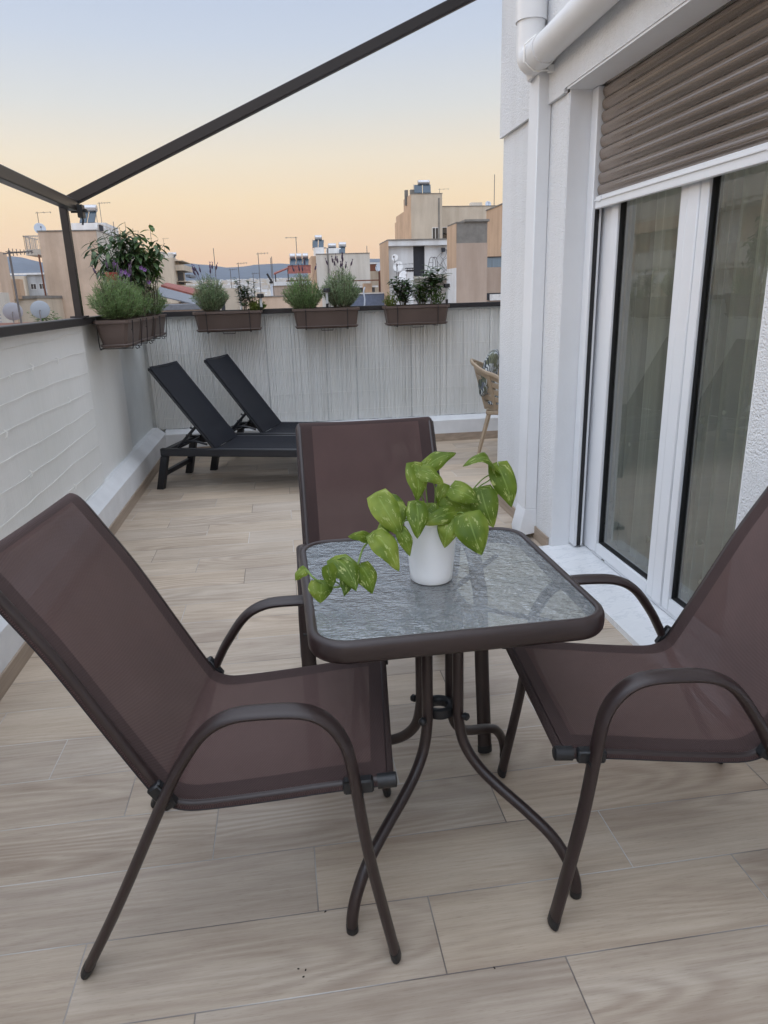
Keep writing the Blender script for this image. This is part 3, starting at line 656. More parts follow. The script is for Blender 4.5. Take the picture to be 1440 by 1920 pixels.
STEMS = [
 [(0.185,1.410,0.871),(0.143,1.400,0.841),(0.123,1.387,0.800),(0.089,1.379,0.765),(0.061,1.385,0.765),(0.034,1.380,0.785),(0.018,1.397,0.800)],
 [(.30,1.50,.86),(0.240,1.450,0.880),(0.206,1.420,0.877),(0.185,1.410,0.871)],[(0.303,1.490,0.855),(0.298,1.500,0.914),(0.295,1.500,0.978)],
 [(0.299,1.490,0.855),(0.280,1.470,0.935),(0.264,1.460,0.994)],[(0.308,1.480,0.855),(0.309,1.460,0.918),(0.305,1.460,0.955),(0.275,1.450,0.987)],
 [(0.312,1.480,0.855),(0.318,1.470,0.908),(0.331,1.470,0.943)],[(.32,1.49,.855),(0.348,1.480,0.875),(0.388,1.470,0.922),(0.416,1.460,0.956),(0.441,1.460,0.968)],
 [(.32,1.48,.855),(0.352,1.480,0.876),(0.407,1.470,0.933),(0.434,1.460,0.955),(0.451,1.460,0.982)],[(.32,1.47,.86),(0.346,1.440,0.876),(0.350,1.420,0.894),(0.356,1.400,0.900),(0.365,1.390,0.895)],
 [(0.187,1.410,0.872),(0.166,1.380,0.872)],[(0.123,1.387,0.800),(0.105,1.400,0.820),(0.086,1.417,0.810)],[(0.163,1.400,0.869),(0.154,1.400,0.861)],
 [(0.123,1.387,0.800),(0.134,1.391,0.800)],[(0.089,1.379,0.765),(0.064,1.352,0.800),(0.062,1.355,0.820)],[(0.061,1.385,0.765),(0.047,1.384,0.775)],
 [(0.29,1.47,.86),(0.254,1.460,0.879),(0.207,1.460,0.913),(0.181,1.440,0.937)],[(0.290,1.460,0.862),(0.272,1.430,0.905),(0.258,1.410,0.924)],
 [(0.310,1.470,0.86),(0.332,1.460,0.916),(0.343,1.440,0.944)],[(0.386,1.460,0.919),(0.395,1.450,0.939),(0.407,1.440,0.935)],
 [(.31,1.48,.86),(.345,1.47,.90),(.347,1.43,.895)],[(.31,1.48,.86),(.335,1.43,.888),(.332,1.41,.881)],[(.30,1.48,.86),(.33,1.47,.90),(.333,1.46,.919)],[(.27,1.46,.87),(.235,1.42,.885),(.22,1.39,.875)]]
PX, PY = .304, 1.484
t = thing('potted_plant', (PX, PY, TZ), 'trailing green and yellow leaved houseplant in a white pot on the glass table', 'potted plant')
b = MB(); b.lathe([(.0, .001), (.044, .001), (.0475, .004), (.049, .02), (.0605, .142), (.0618, .146), (.0605, .149), (.0585, .148), (.0575, .143), (.0555, .125)], (PX, PY, TZ), 48); b.build('pot', M_ceramic, t, smooth=50)
b = MB(); b.lathe([(0, .128), (.03, .131), (.0545, .126)], (PX, PY, TZ), 24); b.build('soil', M_soil, t)
def heart(b, base, tip, wd, kind, uo, droop=.16):
    base, tip = Vector(base), Vector(tip); ax = tip-base; ln_ = ax.length; ax.normalize()
    view = Vector((0, 0, 1.35))-base; view.normalize()
    nn = (view*.55+Vector((rnd(-.4, .4), rnd(-.5, .1), .75))*.6); nn = (nn-ax*nn.dot(ax)).normalized(); sd = ax.cross(nn)
    if kind == 2: nn = (Vector((0, -.35, 1))-ax*ax.dot(Vector((0, -.35, 1)))).normalized(); sd = ax.cross(nn)
    nl, nw = 12, 8; rows = []; tw = rnd(-.25, .25); fold = rnd(.05, .38); cv = rnd(-.10, .16); wv = rnd(0, 6)
    for i in range(nl+1):
        q = i/nl
        half = wd*.5*1.04*(math.sin(math.pi*min(1, q**.56))**.82)*(1 if q < .97 else .5) if 0 < q < 1 else 0
        back = -.17*ln_*math.exp(-((q-.07)/.11)**2)
        arch = droop*ln_*math.sin(math.pi*q)+(.0 if kind != 2 else .22*ln_*math.sin(math.pi*q)); row = []
        for j in range(nw+1):
            s = 2*j/nw-1
            p = base+ax*(ln_*q+back*abs(s)**1.5)+sd*(half*s)+nn*(arch+fold*half*abs(s)-.45*half*s*s*s*s+tw*half*s*q-cv*ln_*q*q*q+.0022*abs(s)*math.sin(11*q+wv+2*s))+sd*(.05*ln_*math.sin(2.4*q+wv)*q)
            row.append(p)
        rows.append(row)
    k = len(b.v)
    n = nw+1; b.v += [tuple(p) for r in rows for p in r]
    for i in range(nl):
        for j in range(nw):
            b.f.append([k+i*n+j, k+i*n+j+1, k+(i+1)*n+j+1, k+(i+1)*n+j]); b.mi.append(0)
            U = lambda jj, ii: (uo+(jj/nw-.5)*.9, uo*1.7+ii/nl)
            b.uv.append([U(j, i), U(j+1, i), U(j+1, i+1), U(j, i+1)])
b = MB()
for i, (p, q, wd, kd) in enumerate(LEAVES): heart(b, p, q, wd*1.16, kd, i)
b.build('foliage', M_pothos, t, fix=False, smooth=180)
b = MB()
for i, s in enumerate(STEMS): b.tube(spline(s, 5), .0022 if i < 2 else .0015, 7)
b.build('stems', M_vine, t)

# ------------------------------------------------------------------ sun loungers
def lounger(label):
    t = thing('sun_lounger', (0, 0, 0), label, 'sun lounger', 'black mesh sun loungers with raised backs at the far end of the terrace')
    W, Ln, H_ = .55, 1.62, .31
    for y0, y1 in ((0, .042), (W-.042, W)):
        b = MB(); b.box(0, Ln, y0, y1, H_-.056, H_, bev=.004); b.build('side_rail', M_black, t)
    b = MB(); b.box(.0, .04, .042, W-.042, H_-.05, H_-.012); b.box(Ln-.04, Ln, .042, W-.042, H_-.05, H_-.006); b.box(.385, .41, .042, W-.042, H_-.045, H_-.018); b.box(1.15, 1.18, .042, W-.042, H_-.05, H_-.025); b.build('cross_bars', M_black, t)
    for x, sg in ((0, -1), (Ln, 1)):
        for y0, y1 in ((0, .042), (W-.042, W)):
            b = MB(); xa, xb = (x, x+.052) if sg < 0 else (x-.052, x); o_ = .062*sg
            b.prism([(xa, H_-.057), (xb, H_-.057), (xb+o_, 0), (xa+o_, 0)], y0, y1, ax=1); b.build('leg', M_black, t)
        b = MB(); xm = x+.026*-sg+.045*sg; b.box(xm-.018, xm+.018, .042, W-.042, .09, .125, bev=.004); b.build('leg_brace', M_black, t)
    an = math.atan2(.575, .43); c_, s_ = math.cos(an), math.sin(an)
    P = lambda d, y, h=0: Vector((.40-d*c_+h*s_, y, .300+d*s_+h*c_))
    b = MB()
    for y in (.062, W-.062): b.tube([P(0, y), P(.725, y)], .016, 4, rz=.016, side=(0, 1, 0))
    b.tube([P(.72, .05), P(.72, W-.05)], .014, 4); bk = b.build('backrest_frame', M_black, t)
    rows = []
    for i in range(9):
        d = .735*i/8; rows.append([P(d, y, .016-.008*math.sin(math.pi*(y-.045)/(W-.09))) for y in [.045+(W-.09)*j/10 for j in range(11)]])
    b = MB(); b.grid(rows, (.46, .735)); b.build('backrest_sling', M_bsling, t, fix=False)
    rows = []
    for i in range(9):
        x = .40+1.18*i/8; rows.append([Vector((x, y, H_-.002-.012*math.sin(math.pi*(y-.04)/(W-.08)))) for y in [.04+(W-.08)*j/10 for j in range(11)]])
    b = MB(); b.grid(rows, (.46, 1.44)); b.build('seat_sling', M_bsling, t, fix=False)
    b = MB()
    for y in (.07, W-.07):
        b.tube([P(.21, y), (.12, y, .315), (.10, y, .30)], .011, 6)
        for k in range(3): 
            q = Vector((.15+.036*k, y, .345+.055*k)); b.tube([q, q+Vector((.032, 0, -.012)), q+Vector((.04, 0, .010))], .008, 5)
        b.tube(spline([(.10, y, .30), (.17, y, .345), (.25, y, .352), (.34, y, .33)], 4), .009, 6)
    b.tube([(.105, .07, .30), (.105, W-.07, .30)], .010, 6)
    b.build('recline_bracket', M_black, t); return t
l1 = lounger('black mesh sun lounger nearest the left parapet, in front of the other one')
l2 = copy_tree(l1); l2['label'] = 'black mesh sun lounger standing closer to the far parapet, behind the other one'
la = R(-17); lu = Vector((math.cos(la), math.sin(la), 0)); lv = Vector((-lu.y, lu.x, 0))
l1.location = lu*-2.44+lv*4.765; l1.rotation_euler.z = la
l2.location = lu*-2.27+lv*5.37; l2.rotation_euler.z = R(-18.5)

# ------------------------------------------------------------------ tan armchair with cushions
M_cush = None
def cushion_mat():
    m, nd, lk, p = new_mat('leaf_print_fabric'); v = coords(nd, lk)
    wv = nd.new('ShaderNodeTexWave'); wv.wave_type = 'BANDS'; wv.inputs['Scale'].default_value = 26; wv.inputs['Distortion'].default_value = 9; wv.inputs['Detail'].default_value = 2; wv.inputs['Detail Scale'].default_value = .6; lk.new(v, wv.inputs['Vector'])
    f = noise(nd, lk, v, 13, 3)
    a_ = ramp(nd, lk, wv.outputs['Fac'], [(.45, (.035, .045, .06)), (.55, (.55, .57, .56))])
    b_ = ramp(nd, lk, wv.outputs['Fac'], [(.5, (.06, .07, .05)), (.6, (.19, .19, .12))])
    c = mixc(nd, lk, ramp(nd, lk, f, [(.48, (0, 0, 0)), (.52, (1, 1, 1))]), a_, b_)
    c = mixc(nd, lk, ramp(nd, lk, noise(nd, lk, v, 9, 2), [(.56, (0, 0, 0)), (.6, (1, 1, 1))]), c, (.10, .11, .13))
    lk.new(c, p.inputs['Base Color']); p.inputs['Roughness'].default_value = .9; return m
M_cush = cushion_mat()
AR = R(-18)
t = thing('armchair', (0, 0, 0), 'tan slatted resin armchair with cushions, half hidden by the house corner', 'armchair')
def shell(ang):  # plan position and rim height
    r = .275; x = -r*math.cos(ang) if abs(ang) < math.pi/2 else .0+(abs(ang)-math.pi/2)*.27; y = r*math.sin(ang) if abs(ang) < math.pi/2 else math.copysign(r, ang)
    return x, y
angs = [R(-150+300*i/40) for i in range(41)]
def rimz(a_): 
    k = abs(a_)/R(150); return .80-.19*min(1, (k/.62)**1.6)
rows_t = [(shell(a_), rimz(a_)) for a_ in angs]
b = MB(); b.tube([(x*1.18-.03*(1 if abs(a_) < 1 else 0), y*1.08, z) for ((x, y), z), a_ in zip(rows_t, angs)], .017, 8, rz=.012, side=(0, 0, 1)); b.build('rim', M_tan, t)
b = MB()
for k in range(5):
    q0, q1 = k/5+.02, (k+1)/5-.045; r1, r2 = [], []
    for ((x, y), z), a_ in zip(rows_t, angs):
        for q, rr in ((q0, r1), (q1, r2)):
            zz = .42+(z-.42)*q; e = .86+.30*q; rr.append(Vector((x*e-.03*q*(1 if abs(a_) < 1 else 0), y*(.92+.14*q), zz)))
    b.grid([r1, r2, [p*1+Vector((.012*(1 if p.x < 0 else 0), -.010*math.copysign(1, p.y) if abs(p.y) > .1 else 0, 0)) for p in r2], [p*1+Vector((.012*(1 if p.x < 0 else 0), -.010*math.copysign(1, p.y) if abs(p.y) > .1 else 0, 0)) for p in r1]])
b.build('slats', M_tan, t, smooth=30)
b = MB()
for a_ in (-R(150), -R(100), -R(52), -R(16), R(16), R(52), R(100), R(150)):
    x, y = shell(a_); z = rimz(a_); b.tube([(x*.84, y*.90, .41), (x*1.14-.02, y*1.07, z)], .011, 6, rz=.022)
b.build('uprights', M_tan, t)
b = MB(); b.box(-.22, .25, -.245, .245, .385, .425, bev=.01); b.build('seat', M_tan, t)
for x, y, ox, oy in ((-.19, -.22, -.10, -.045), (-.19, .22, -.10, .045), (.22, -.22, .05, -.04), (.22, .22, .05, .04)):
    b = MB(); b.tube([(x, y, .41), (x+ox, y+oy, 0)], .020, 4, rz=.018, side=(0, 1, 0), taper=.72); b.build('leg', M_tan, t, smooth=0)
t.location = (1.885, 5.72, 0); t.rotation_euler.z = AR
def cushion(name, label, Mx, sx, sy, sz):
    rows = []; n = 20
    for i in range(n+1):
        th = math.pi*i/n; row = []
        for j in range(32):
            ph = 2*math.pi*j/32; sg = lambda v, p: math.copysign(abs(v)**p, v)
            x = sg(math.cos(ph), .35)*sg(math.sin(th), .45)*sx; y = sg(math.sin(ph), .35)*sg(math.sin(th), .45)*sy
            z = math.cos(th)*sz*(1-.35*((abs(x)/sx)**3+(abs(y)/sy)**3)*.8)+.006*math.sin(x*40+y*23)
            row.append(Mx @ Vector((x, y, z)))
        rows.append(row)
    b = MB(); b.grid(rows, closed=True); return tag(b.build(name, M_cush, smooth=80), label, 'cushion')
MA = Matrix.Translation((1.885, 5.72, 0)) @ Matrix.Rotation(AR, 4, 'Z')
cushion('seat_cushion', 'dark leaf print cushion on the seat of the tan armchair', MA @ xf((.0, 0, .465)), .215, .215, .042)
cushion('back_cushion', 'blue and white leaf print cushion against the back of the tan armchair', MA @ xf((-.205, 0, .70), 0, R(-74)), .19, .215, .065)

# ------------------------------------------------------------------ planters, plants and lamps
def planter(label, org, length, rz, grp):
    # local: x along, y towards the terrace (-y is out), rim top at z=0
    t = thing('planter_box', (0, 0, 0), label, 'planter', grp)
    L2, D = length/2, .21
    def ring(l, d0, d1, z, c=.018):
        return [Vector(p) for p in ((-l+c, d0, z), (l-c, d0, z), (l, d0+c, z), (l, d1-c, z), (l-c, d1, z), (-l+c, d1, z), (-l, d1-c, z), (-l, d0+c, z))]
    b = MB(); b.grid([ring(L2-.010, .010, D-.010, -.02), ring(L2-.008, .008, D-.008, 0), ring(L2, 0, D, 0), ring(L2, 0, D, -.020), ring(L2-.012, .010, D-.010, -.024), ring(L2-.030, .034, D-.032, -.150), ring(L2-.034, .038, D-.036, -.155)], closed=True)
    b.add(ring(L2-.034, .038, D-.036, -.155), [list(range(8))]); b.build('tub', M_tub, t, smooth=25)
    b = MB(); b.grid([ring(L2-.036, .042, D-.040, -.1445), ring(L2-.018, .020, D-.020, -.1445), ring(L2-.015, .018, D-.018, -.149), ring(L2-.028, .028, D-.030, -.165)], closed=True); b.add(ring(L2-.028, .028, D-.030, -.165), [list(range(8))]); b.build('drip_tray', M_tub, t, smooth=25)
    b = MB(); g = ring(L2-.012, .012, D-.012, -.022); b.add(g, [list(range(8))]); b.build('soil', M_soil, t, smooth=0)
    b = MB(); hx = length*.31
    for x in (-hx, hx):
        b.tube(spline([(x, D+.045, -.02), (x, D+.045, .012), (x, D+.01, .014), (x, D-.002, -.005), (x, D-.002, -.165), (x, D-.03, -.172), (x, .03, -.172), (x, .008, -.160), (x, -.006, -.02), (x, -.006, -.004)], 4), .0032, 6)
    b.tube([(-.18, -.005, -.06), (-.18, -.001, -.06)], .004, 6); b.tube([(-hx, D-.01, -.172), (hx, D-.01, -.172)], .003, 6); b.tube([(-.05, .012, -.170), (-.05, .004, -.182), (.05, .004, -.182), (.05, .012, -.170)], .0032, 6)
    b.build('hanger', M_rail, t)
    t.location = org; t.rotation_euler.z = rz; return t
G1, G2 = 'planters hung along the left parapet rail', 'planters hung along the far parapet rail'
planter('brown planter box on the left rail, nearest the awning post', (-.915, 4.85, 1.242), .46, R(90), G1)
planter('brown planter box on the left rail, middle one of three', (-.915, 5.35, 1.242), .46, R(90), G1)
planter('brown planter box on the left rail, last one before the corner', (-.915, 5.93, 1.242), .52, R(90), G1)
for lab, x in (('brown planter box on the far rail, left one of three, beside the corner', -.434), ('brown planter box on the far rail, middle one of three, holding two lavender bushes', .393), ('brown planter box on the far rail, right one of three, nearest the house', 1.184)):
    planter(lab, (x, 6.262, 1.247), .575, 0, G2)

def quad(b, p, d, n, l, wd, bend=.2):
    s = d.cross(n).normalized(); m = p+d*l*.5+n*l*bend*.5; e = p+d*l
    b.add([p-s*wd*.15, p+s*wd*.15, m+s*wd*.5, m-s*wd*.5, e+n*(-l*bend*.3)], [[0, 1, 2, 3], [3, 2, 4]])
def bush(name, label, c, rx, h, n, mat, spikes=0, spk_mat=None, lean=0, leafl=.032, leafw=.0042, ry=None, cat='plant', group=None, droop=0):
    c = Vector(c); t = thing(name, c, label, cat, group); b = MB(); st = MB(); ry = ry or rx
    for i in range(n):
        a_ = rnd(0, 2*math.pi); u = rnd(0, 1)**.5; rr = u; top = h*(1-.55*rr*rr)*rnd(.72, 1.04)
        e = c+Vector((math.cos(a_)*rx*rr+lean*h, math.sin(a_)*ry*rr, top)); s0 = c+Vector((math.cos(a_)*rx*.25*rr, math.sin(a_)*ry*.25*rr, 0))
        m = (s0+e)/2+Vector((math.cos(a_)*rx*.22*rr, math.sin(a_)*ry*.22*rr, h*.05+droop))
        pts = [s0*(1-q)**2+m*2*q*(1-q)+e*q*q for q in (0, .25, .5, .75, 1)]
        if i % 3 == 0: st.tube(pts, .0013, 3, caps=False)
        for k in range(11):
            q = rnd(.16, 1.0); p = s0*(1-q)**2+m*2*q*(1-q)+e*q*q
            tg = ((e-s0)+Vector((0, 0, 0))).normalized(); d = (tg*rnd(.3, 1.1)+Vector((rnd(-1, 1), rnd(-1, 1), rnd(-.5, .8)))*.8).normalized()
            quad(b, p, d, d.orthogonal().normalized(), leafl*rnd(.6, 1.25), leafw*rnd(.7, 1.3))
    b.build('foliage', mat, t, fix=False, smooth=0); st.build('stems', M_woody, t, smooth=0)
    for i in range(spikes):
        a_ = rnd(0, 2*math.pi); rr = rnd(.1, .85); p0 = c+Vector((math.cos(a_)*rx*.5*rr, math.sin(a_)*ry*.5*rr, h*.6))
        p1 = c+Vector((math.cos(a_)*rx*rr*1.1+lean*h, math.sin(a_)*ry*rr, h*rnd(1.02, 1.22)*(1-.15*rr))); d = (p1-p0).normalized()
        b = MB(); b.tube([p0, p1], .0012, 4)
        b.tube([p1-d*.002, p1+d*.012, p1+d*.028, p1+d*.042], .0075, 7, taper=[.5, 1, .85, .3]); b.m = 1
        for k in range(3):
            q = p1+d*.042; dd = (d+Vector((rnd(-.5, .5), rnd(-.5, .5), 0))).normalized(); quad(b, q, dd, dd.orthogonal(), .02, .006)
        b.build('flower_spike', [M_spike, spk_mat or M_purple], t, smooth=60)
    return t
def leafy(name, label, c, rx, h, nst, per, ll, lwd, mat, cat='plant', group=None, droop=.35, ry=None, base=.15):
    c = Vector(c); t = thing(name, c, label, cat, group); b = MB(); st = MB(); ry = ry or rx
    for i in range(nst):
        a_ = 2*math.pi*i/nst+rnd(-.4, .4); rr = rnd(.15, 1)
        e = c+Vector((math.cos(a_)*rx*rr, math.sin(a_)*ry*rr, h*rnd(.6, 1.0)*(1-.25*rr))); s0 = c+Vector((math.cos(a_)*.02, math.sin(a_)*.02, 0)); m = (s0+e)/2+Vector((0, 0, h*.18))
        f = lambda q: s0*(1-q)**2+m*2*q*(1-q)+e*q*q
        st.tube([f(q/5) for q in range(6)], .0028, 5, caps=False, taper=.5)
        for k in range(per):
            q = base+(1-base)*(k+rnd(0, .8))/per; p = f(q); g_ = k*2.4+rnd(-.4, .4)
            d = Vector((math.cos(g_), math.sin(g_), rnd(.1, .9)-droop)).normalized(); nn = (Vector((0, 0, 1))-d*d.z).normalized(); s = d.cross(nn); L0 = ll*rnd(.65, 1.15); W0 = lwd*rnd(.8, 1.15)
            vs = []; N_ = 5
            for z_ in range(N_+1):
                w_ = z_/N_; half = W0*.5*math.sin(math.pi*min(1, w_*.92+.06)); cc = p+d*L0*w_-nn*L0*.35*w_*w_
                vs += [cc-s*half+nn*half*.25, cc, cc+s*half+nn*half*.25]
            b.add(vs, [[3*z_+j, 3*z_+j+1, 3*z_+j+4, 3*z_+j+3] for z_ in range(N_) for j in range(2)])
    b.build('foliage', mat, t, fix=False, smooth=60); st.build('stems', M_woody, t, smooth=0); return t
SZ = 1.222
# left rail
bush('lavender_bush', 'big round grey green lavender bush in the planter nearest the awning post', (-1.02, 4.85, SZ), .155, .30, 480, M_lavd, 5, M_spike, ry=.24, leafl=.040, leafw=.0045)
bush('lavender_bush', 'lavender bush in the middle planter of the left rail, half behind the big round one', (-1.02, 5.35, SZ), .14, .27, 300, M_lavd, 4, M_purple, ry=.22, leafl=.036)
leafy('leafy_shrub', 'tall dark leafy shrub with drooping leaves rising above the planters in the left corner', (-1.06, 5.60, SZ), .30, .72, 44, 18, .095, .030, M_darkleaf, droop=.75, ry=.30)
leafy('leafy_shrub', 'mid green leafy shoots at the top of the plants in the left corner', (-.93, 5.75, SZ+.10), .16, .62, 13, 12, .075, .038, M_midleaf, droop=.6, base=.35)
bush('lavender_bush', 'lavender bush in the last planter before the left corner, below the tall shrub', (-1.0, 5.95, SZ), .14, .28, 240, M_lavd, 3, M_purple, ry=.2)
t = thing('pansy', (-.93, 5.30, SZ), 'purple flowers hanging among the leaves of the plants in the left corner', 'flowers')
for i in range(11):
    b = MB(); c = Vector((-1.0+rnd(-.15, .12), 5.25+rnd(-.1, .2), SZ+.22+rnd(0, .16)))
    for k in range(5):
        a_ = k*1.256+rnd(-.2, .2); d = Vector((math.cos(a_), -.5, math.sin(a_))).normalized(); quad(b, c, d, Vector((0, -1, .2)).normalized(), .018, .015, .1)
    b.build('blossom', M_purple, t, fix=False, smooth=0)
b = MB(); b.tube([(-.93, 5.30, SZ), (-.93, 5.3, SZ+.2)], .003, 5)
for i in range(6): b.tube([(-.93, 5.3, SZ+.12), (-.93+rnd(-.12, .14), 5.3+rnd(-.08, .1), SZ+.3)], .0016, 4)
b.build('stems', M_woody, t)
b = MB(); b.lathe([(0, 0), (.03, 0), (.04, .07), (.043, .07), (.043, .08), (.036, .08), (.03, .02)], (-1.12, 5.30, 1.36+.10), 20)
tag(b.build('hanging_pot', M_red), 'small red plastic pot half hidden by leaves left of the corner shrub', 'pot')
# far rail
FY = 6.375
bush('lavender_bush', 'purple spiked lavender bush in the left planter on the far rail', (-.575, FY, SZ+.005), .155, .325, 380, M_lav, 9, M_purple, ry=.10)
leafy('leafy_plant', 'dark small leaved upright plant in the middle of the left planter on the far rail', (-.30, FY, SZ+.005), .095, .33, 10, 18, .055, .024, M_darkleaf, droop=.05, ry=.06)
leafy('leafy_plant', 'thin dark plant near the right end of the left planter on the far rail', (-.225, FY+.02, SZ+.005), .06, .27, 5, 11, .052, .020, M_darkleaf, droop=.0, ry=.05, base=.4)
bush('small_herb', 'low yellow green herb at the right end of the left planter on the far rail', (-.195, FY, SZ+.005), .085, .11, 60, M_limeleaf, ry=.07, leafl=.024, leafw=.008)
bush('lavender_bush', 'lavender bush spilling over the left end of the middle planter on the far rail', (.215, FY-.02, SZ-.01), .175, .335, 420, M_lavd, 5, M_spike, ry=.12, lean=-.05)
bush('lavender_bush', 'tallest lavender bush, at the right end of the middle planter on the far rail', (.535, FY, SZ+.005), .175, .36, 430, M_lav, 12, M_spike, ry=.11)
leafy('leafy_plant', 'dark glossy leaved plant at the left of the right hand planter on the far rail', (1.075, FY, SZ+.005), .14, .30, 20, 16, .065, .028, M_darkleaf, droop=.1, ry=.08)
leafy('leafy_plant', 'mid green narrow leaved plant in the middle of the planter nearest the house', (1.24, FY, SZ+.005), .13, .28, 24, 15, .075, .018, M_midleaf, droop=.1, ry=.08)
leafy('leafy_plant', 'broad dark leaved plant standing highest in the right hand planter on the far rail', (1.345, FY, SZ+.005), .12, .37, 12, 10, .10, .045, M_darkleaf, droop=.05, ry=.08, base=.45)
bush('small_herb', 'sparse small leaved plant beside the lamp in the right hand planter on the far rail', (1.37, FY-.04, SZ+.005), .08, .20, 30, M_midleaf, ry=.06, leafl=.02, leafw=.008)
bush('small_herb', 'low yellowish herb at the left tip of the right hand planter on the far rail', (.965, FY, SZ+.005), .07, .13, 40, M_limeleaf, ry=.06, leafl=.024, leafw=.006)
M_head = simple('lamp_black', (.012, .012, .014), .35)
M_clear = simple('lamp_diffuser', (.5, .52, .52), .3)
for lab, x, y, h in (('small black solar lamp in the left planter on the far rail', -.153, 6.33, .125), ('small black solar lamp between the lavender bushes of the middle planter on the far rail', .405, 6.30, .155), ('small black solar lamp at the right end of the planter nearest the house', 1.455, 6.33, .165)):
    t = thing('solar_lamp', (x, y, SZ), lab, 'garden lamp', 'solar stake lamps in the far planters')
    b = MB(); b.tube([(x, y, SZ), (x, y, SZ+h*.40)], .010, 8, taper=1.2); b.build('stake', M_head, t)
    b = MB(); b.tube([(x, y, SZ+h*.40), (x, y, SZ+h)], .011, 10); b.build('diffuser', M_clear, t)
    b = MB(); b.lathe([(.0, h+.034), (.026, h+.032), (.029, h+.026), (.029, h), (.010, h-.004)], (x, y, SZ), 20); b.build('cap', M_head, t, smooth=40)

b = MB()
for x, y in ((-.055, 1.155), (-.040, 1.150), (-.045, 1.135), (.35, 1.09), (.01, 1.29)):
    a_ = rnd(0, 3); l_ = rnd(.0015, .003); b.box(-l_, l_, -.0012, .0012, 0, .0012, xf((x, y, .0003), a_))
tag(b.build('floor_crumbs', M_soil, origin=(0, 0, 0), smooth=0), kind='stuff')
# ------------------------------------------------------------------ ground, hills
GZ = -18.0; HAZE = 3.5e-5
ridge = [(-.95, 420), (-.60, 500), (-.45, 430), (-.3416, 459), (-.330, 467), (-.3126, 449), (-.298, 406), (-.281, 372), (-.25, 340), (-.20, 330), (-.16, 372), (-.1224, 375), (-.109, 360), (-.082, 330), (-.0618, 310), (-.041, 316), (-.027, 340), (.001, 340), (.0184, 332), (.06, 350), (.122, 371), (.14, 368), (.151, 356), (.3, 400), (.6, 450), (1.2, 380)]
def ridge_h(q):
    for (a_, b_), (c_, d_) in zip(ridge, ridge[1:]):
        if a_ <= q <= c_: return b_+(d_-b_)*(q-a_)/(c_-a_)
    return 380
from mathutils import noise as mn
rows = []
rs = [900, 1500, 2300, 3200, 4200, 5200, 5900, 6500, 7000, 7500, 8000, 8600, 9300]
for r_ in rs:
    row = []
    for i in range(181):
        q = -.95+2.15*i/180; y = r_; H0 = ridge_h(q)*.97
        f = min(1, max(0, (r_-4200)/3800)); f = f*f*(3-2*f)
        base = GZ+105*max(0, min(1, (r_-900)/3300)); z = base+(H0-base)*f if r_ <= 8000 else H0-(r_-8000)*.05
        z += 26*f*(mn.noise(Vector((q*26, r_*.0012, 0))))*(1 if r_ < 7900 else .25) if f > 0 else 0
        row.append(Vector((q*y, y, z)))
    rows.append(row)
b = MB(); b.grid(rows); tag(b.build('hills', M_hill, origin=(0, 8000, 0), smooth=180), kind='structure')
b = MB(); b.box(-9500, 9500, -9000, 9600, GZ-3, GZ); tag(b.build('ground', M_ground, origin=(0, 0, GZ), smooth=0), kind='structure')

# ------------------------------------------------------------------ buildings across the street
def B(name, label, loc, cat='building', group=None): return thing(name, loc, label, cat, group)
def part(name, mat, t, boxes, bev=0):
    b = MB()
    for q in boxes: b.box(*q, bev=bev)
    return b.build(name, mat, t, smooth=0)
def window(t, x0, x1, y, z0, z1, axis='y', s=-1, n=2):
    f = .06
    def bx(b, a0, a1, d0, d1, z0_, z1_):
        if axis == 'y': b.box(a0, a1, y+s*d0, y+s*d1, z0_, z1_)
        else: b.box(y+s*d0, y+s*d1, a0, a1, z0_, z1_)
    b = MB(); bx(b, x0, x1, .005, .05, z0, z0+f); bx(b, x0, x1, .005, .05, z1-f, z1)
    for i in range(n+1):
        c = x0+(x1-x0-f)*i/n; bx(b, c, c+f, .005, .05, z0+f, z1-f)
    w_ = b.build('window', M_frame, t, smooth=0)
    b = MB(); bx(b, x0+f, x1-f, .006, .02, z0+f, z1-f); b.build('pane', M_winglass, w_, smooth=0)
def solar(label, x0, x1, y, z, h=1.0, n=2, tank=True, rz=0, tl=None):
    t = thing('solar_heater', ((x0+x1)/2, y, z), label, 'solar heater'); wd = (x1-x0)/n
    for i in range(n):
        b = MB(); a0 = x0+wd*i+.04; a1 = a0+wd-.08; b.add([(a0, y-.5, z), (a1, y-.5, z), (a1+.12, y+.2, z+h), (a0+.12, y+.2, z+h), (a0, y-.42, z-.06), (a1, y-.42, z-.06), (a1+.12, y+.28, z+h-.06), (a0+.12, y+.28, z+h-.06)],
              [[0, 1, 2, 3], [7, 6, 5, 4], [0, 4, 5, 1], [1, 5, 6, 2], [2, 6, 7, 3], [3, 7, 4, 0]]); b.build('collector', M_solar, t, smooth=0)
    b = MB()
    for xx in (x0+.1, x1): b.tube([(xx, y+.5, z-.3), (xx, y+.3, z+h+.1)], .03, 4); b.tube([(xx, y-.45, z), (xx, y+.5, z-.02)], .03, 4)
    b.build('stand', M_steel, t, smooth=0)
    if tank:
        a0, a1 = tl or (x0+.25, x1+.05); b = MB(); r_ = .29; yy = y+.3; zz = z+h+r_-.02
        b.tube([(a0, yy, zz), (a0+.05, yy, zz), (a1-.05, yy, zz), (a1, yy, zz)], r_, 16, taper=[.85, 1, 1, .85]); b.build('water_tank', M_steel, t)
    return t
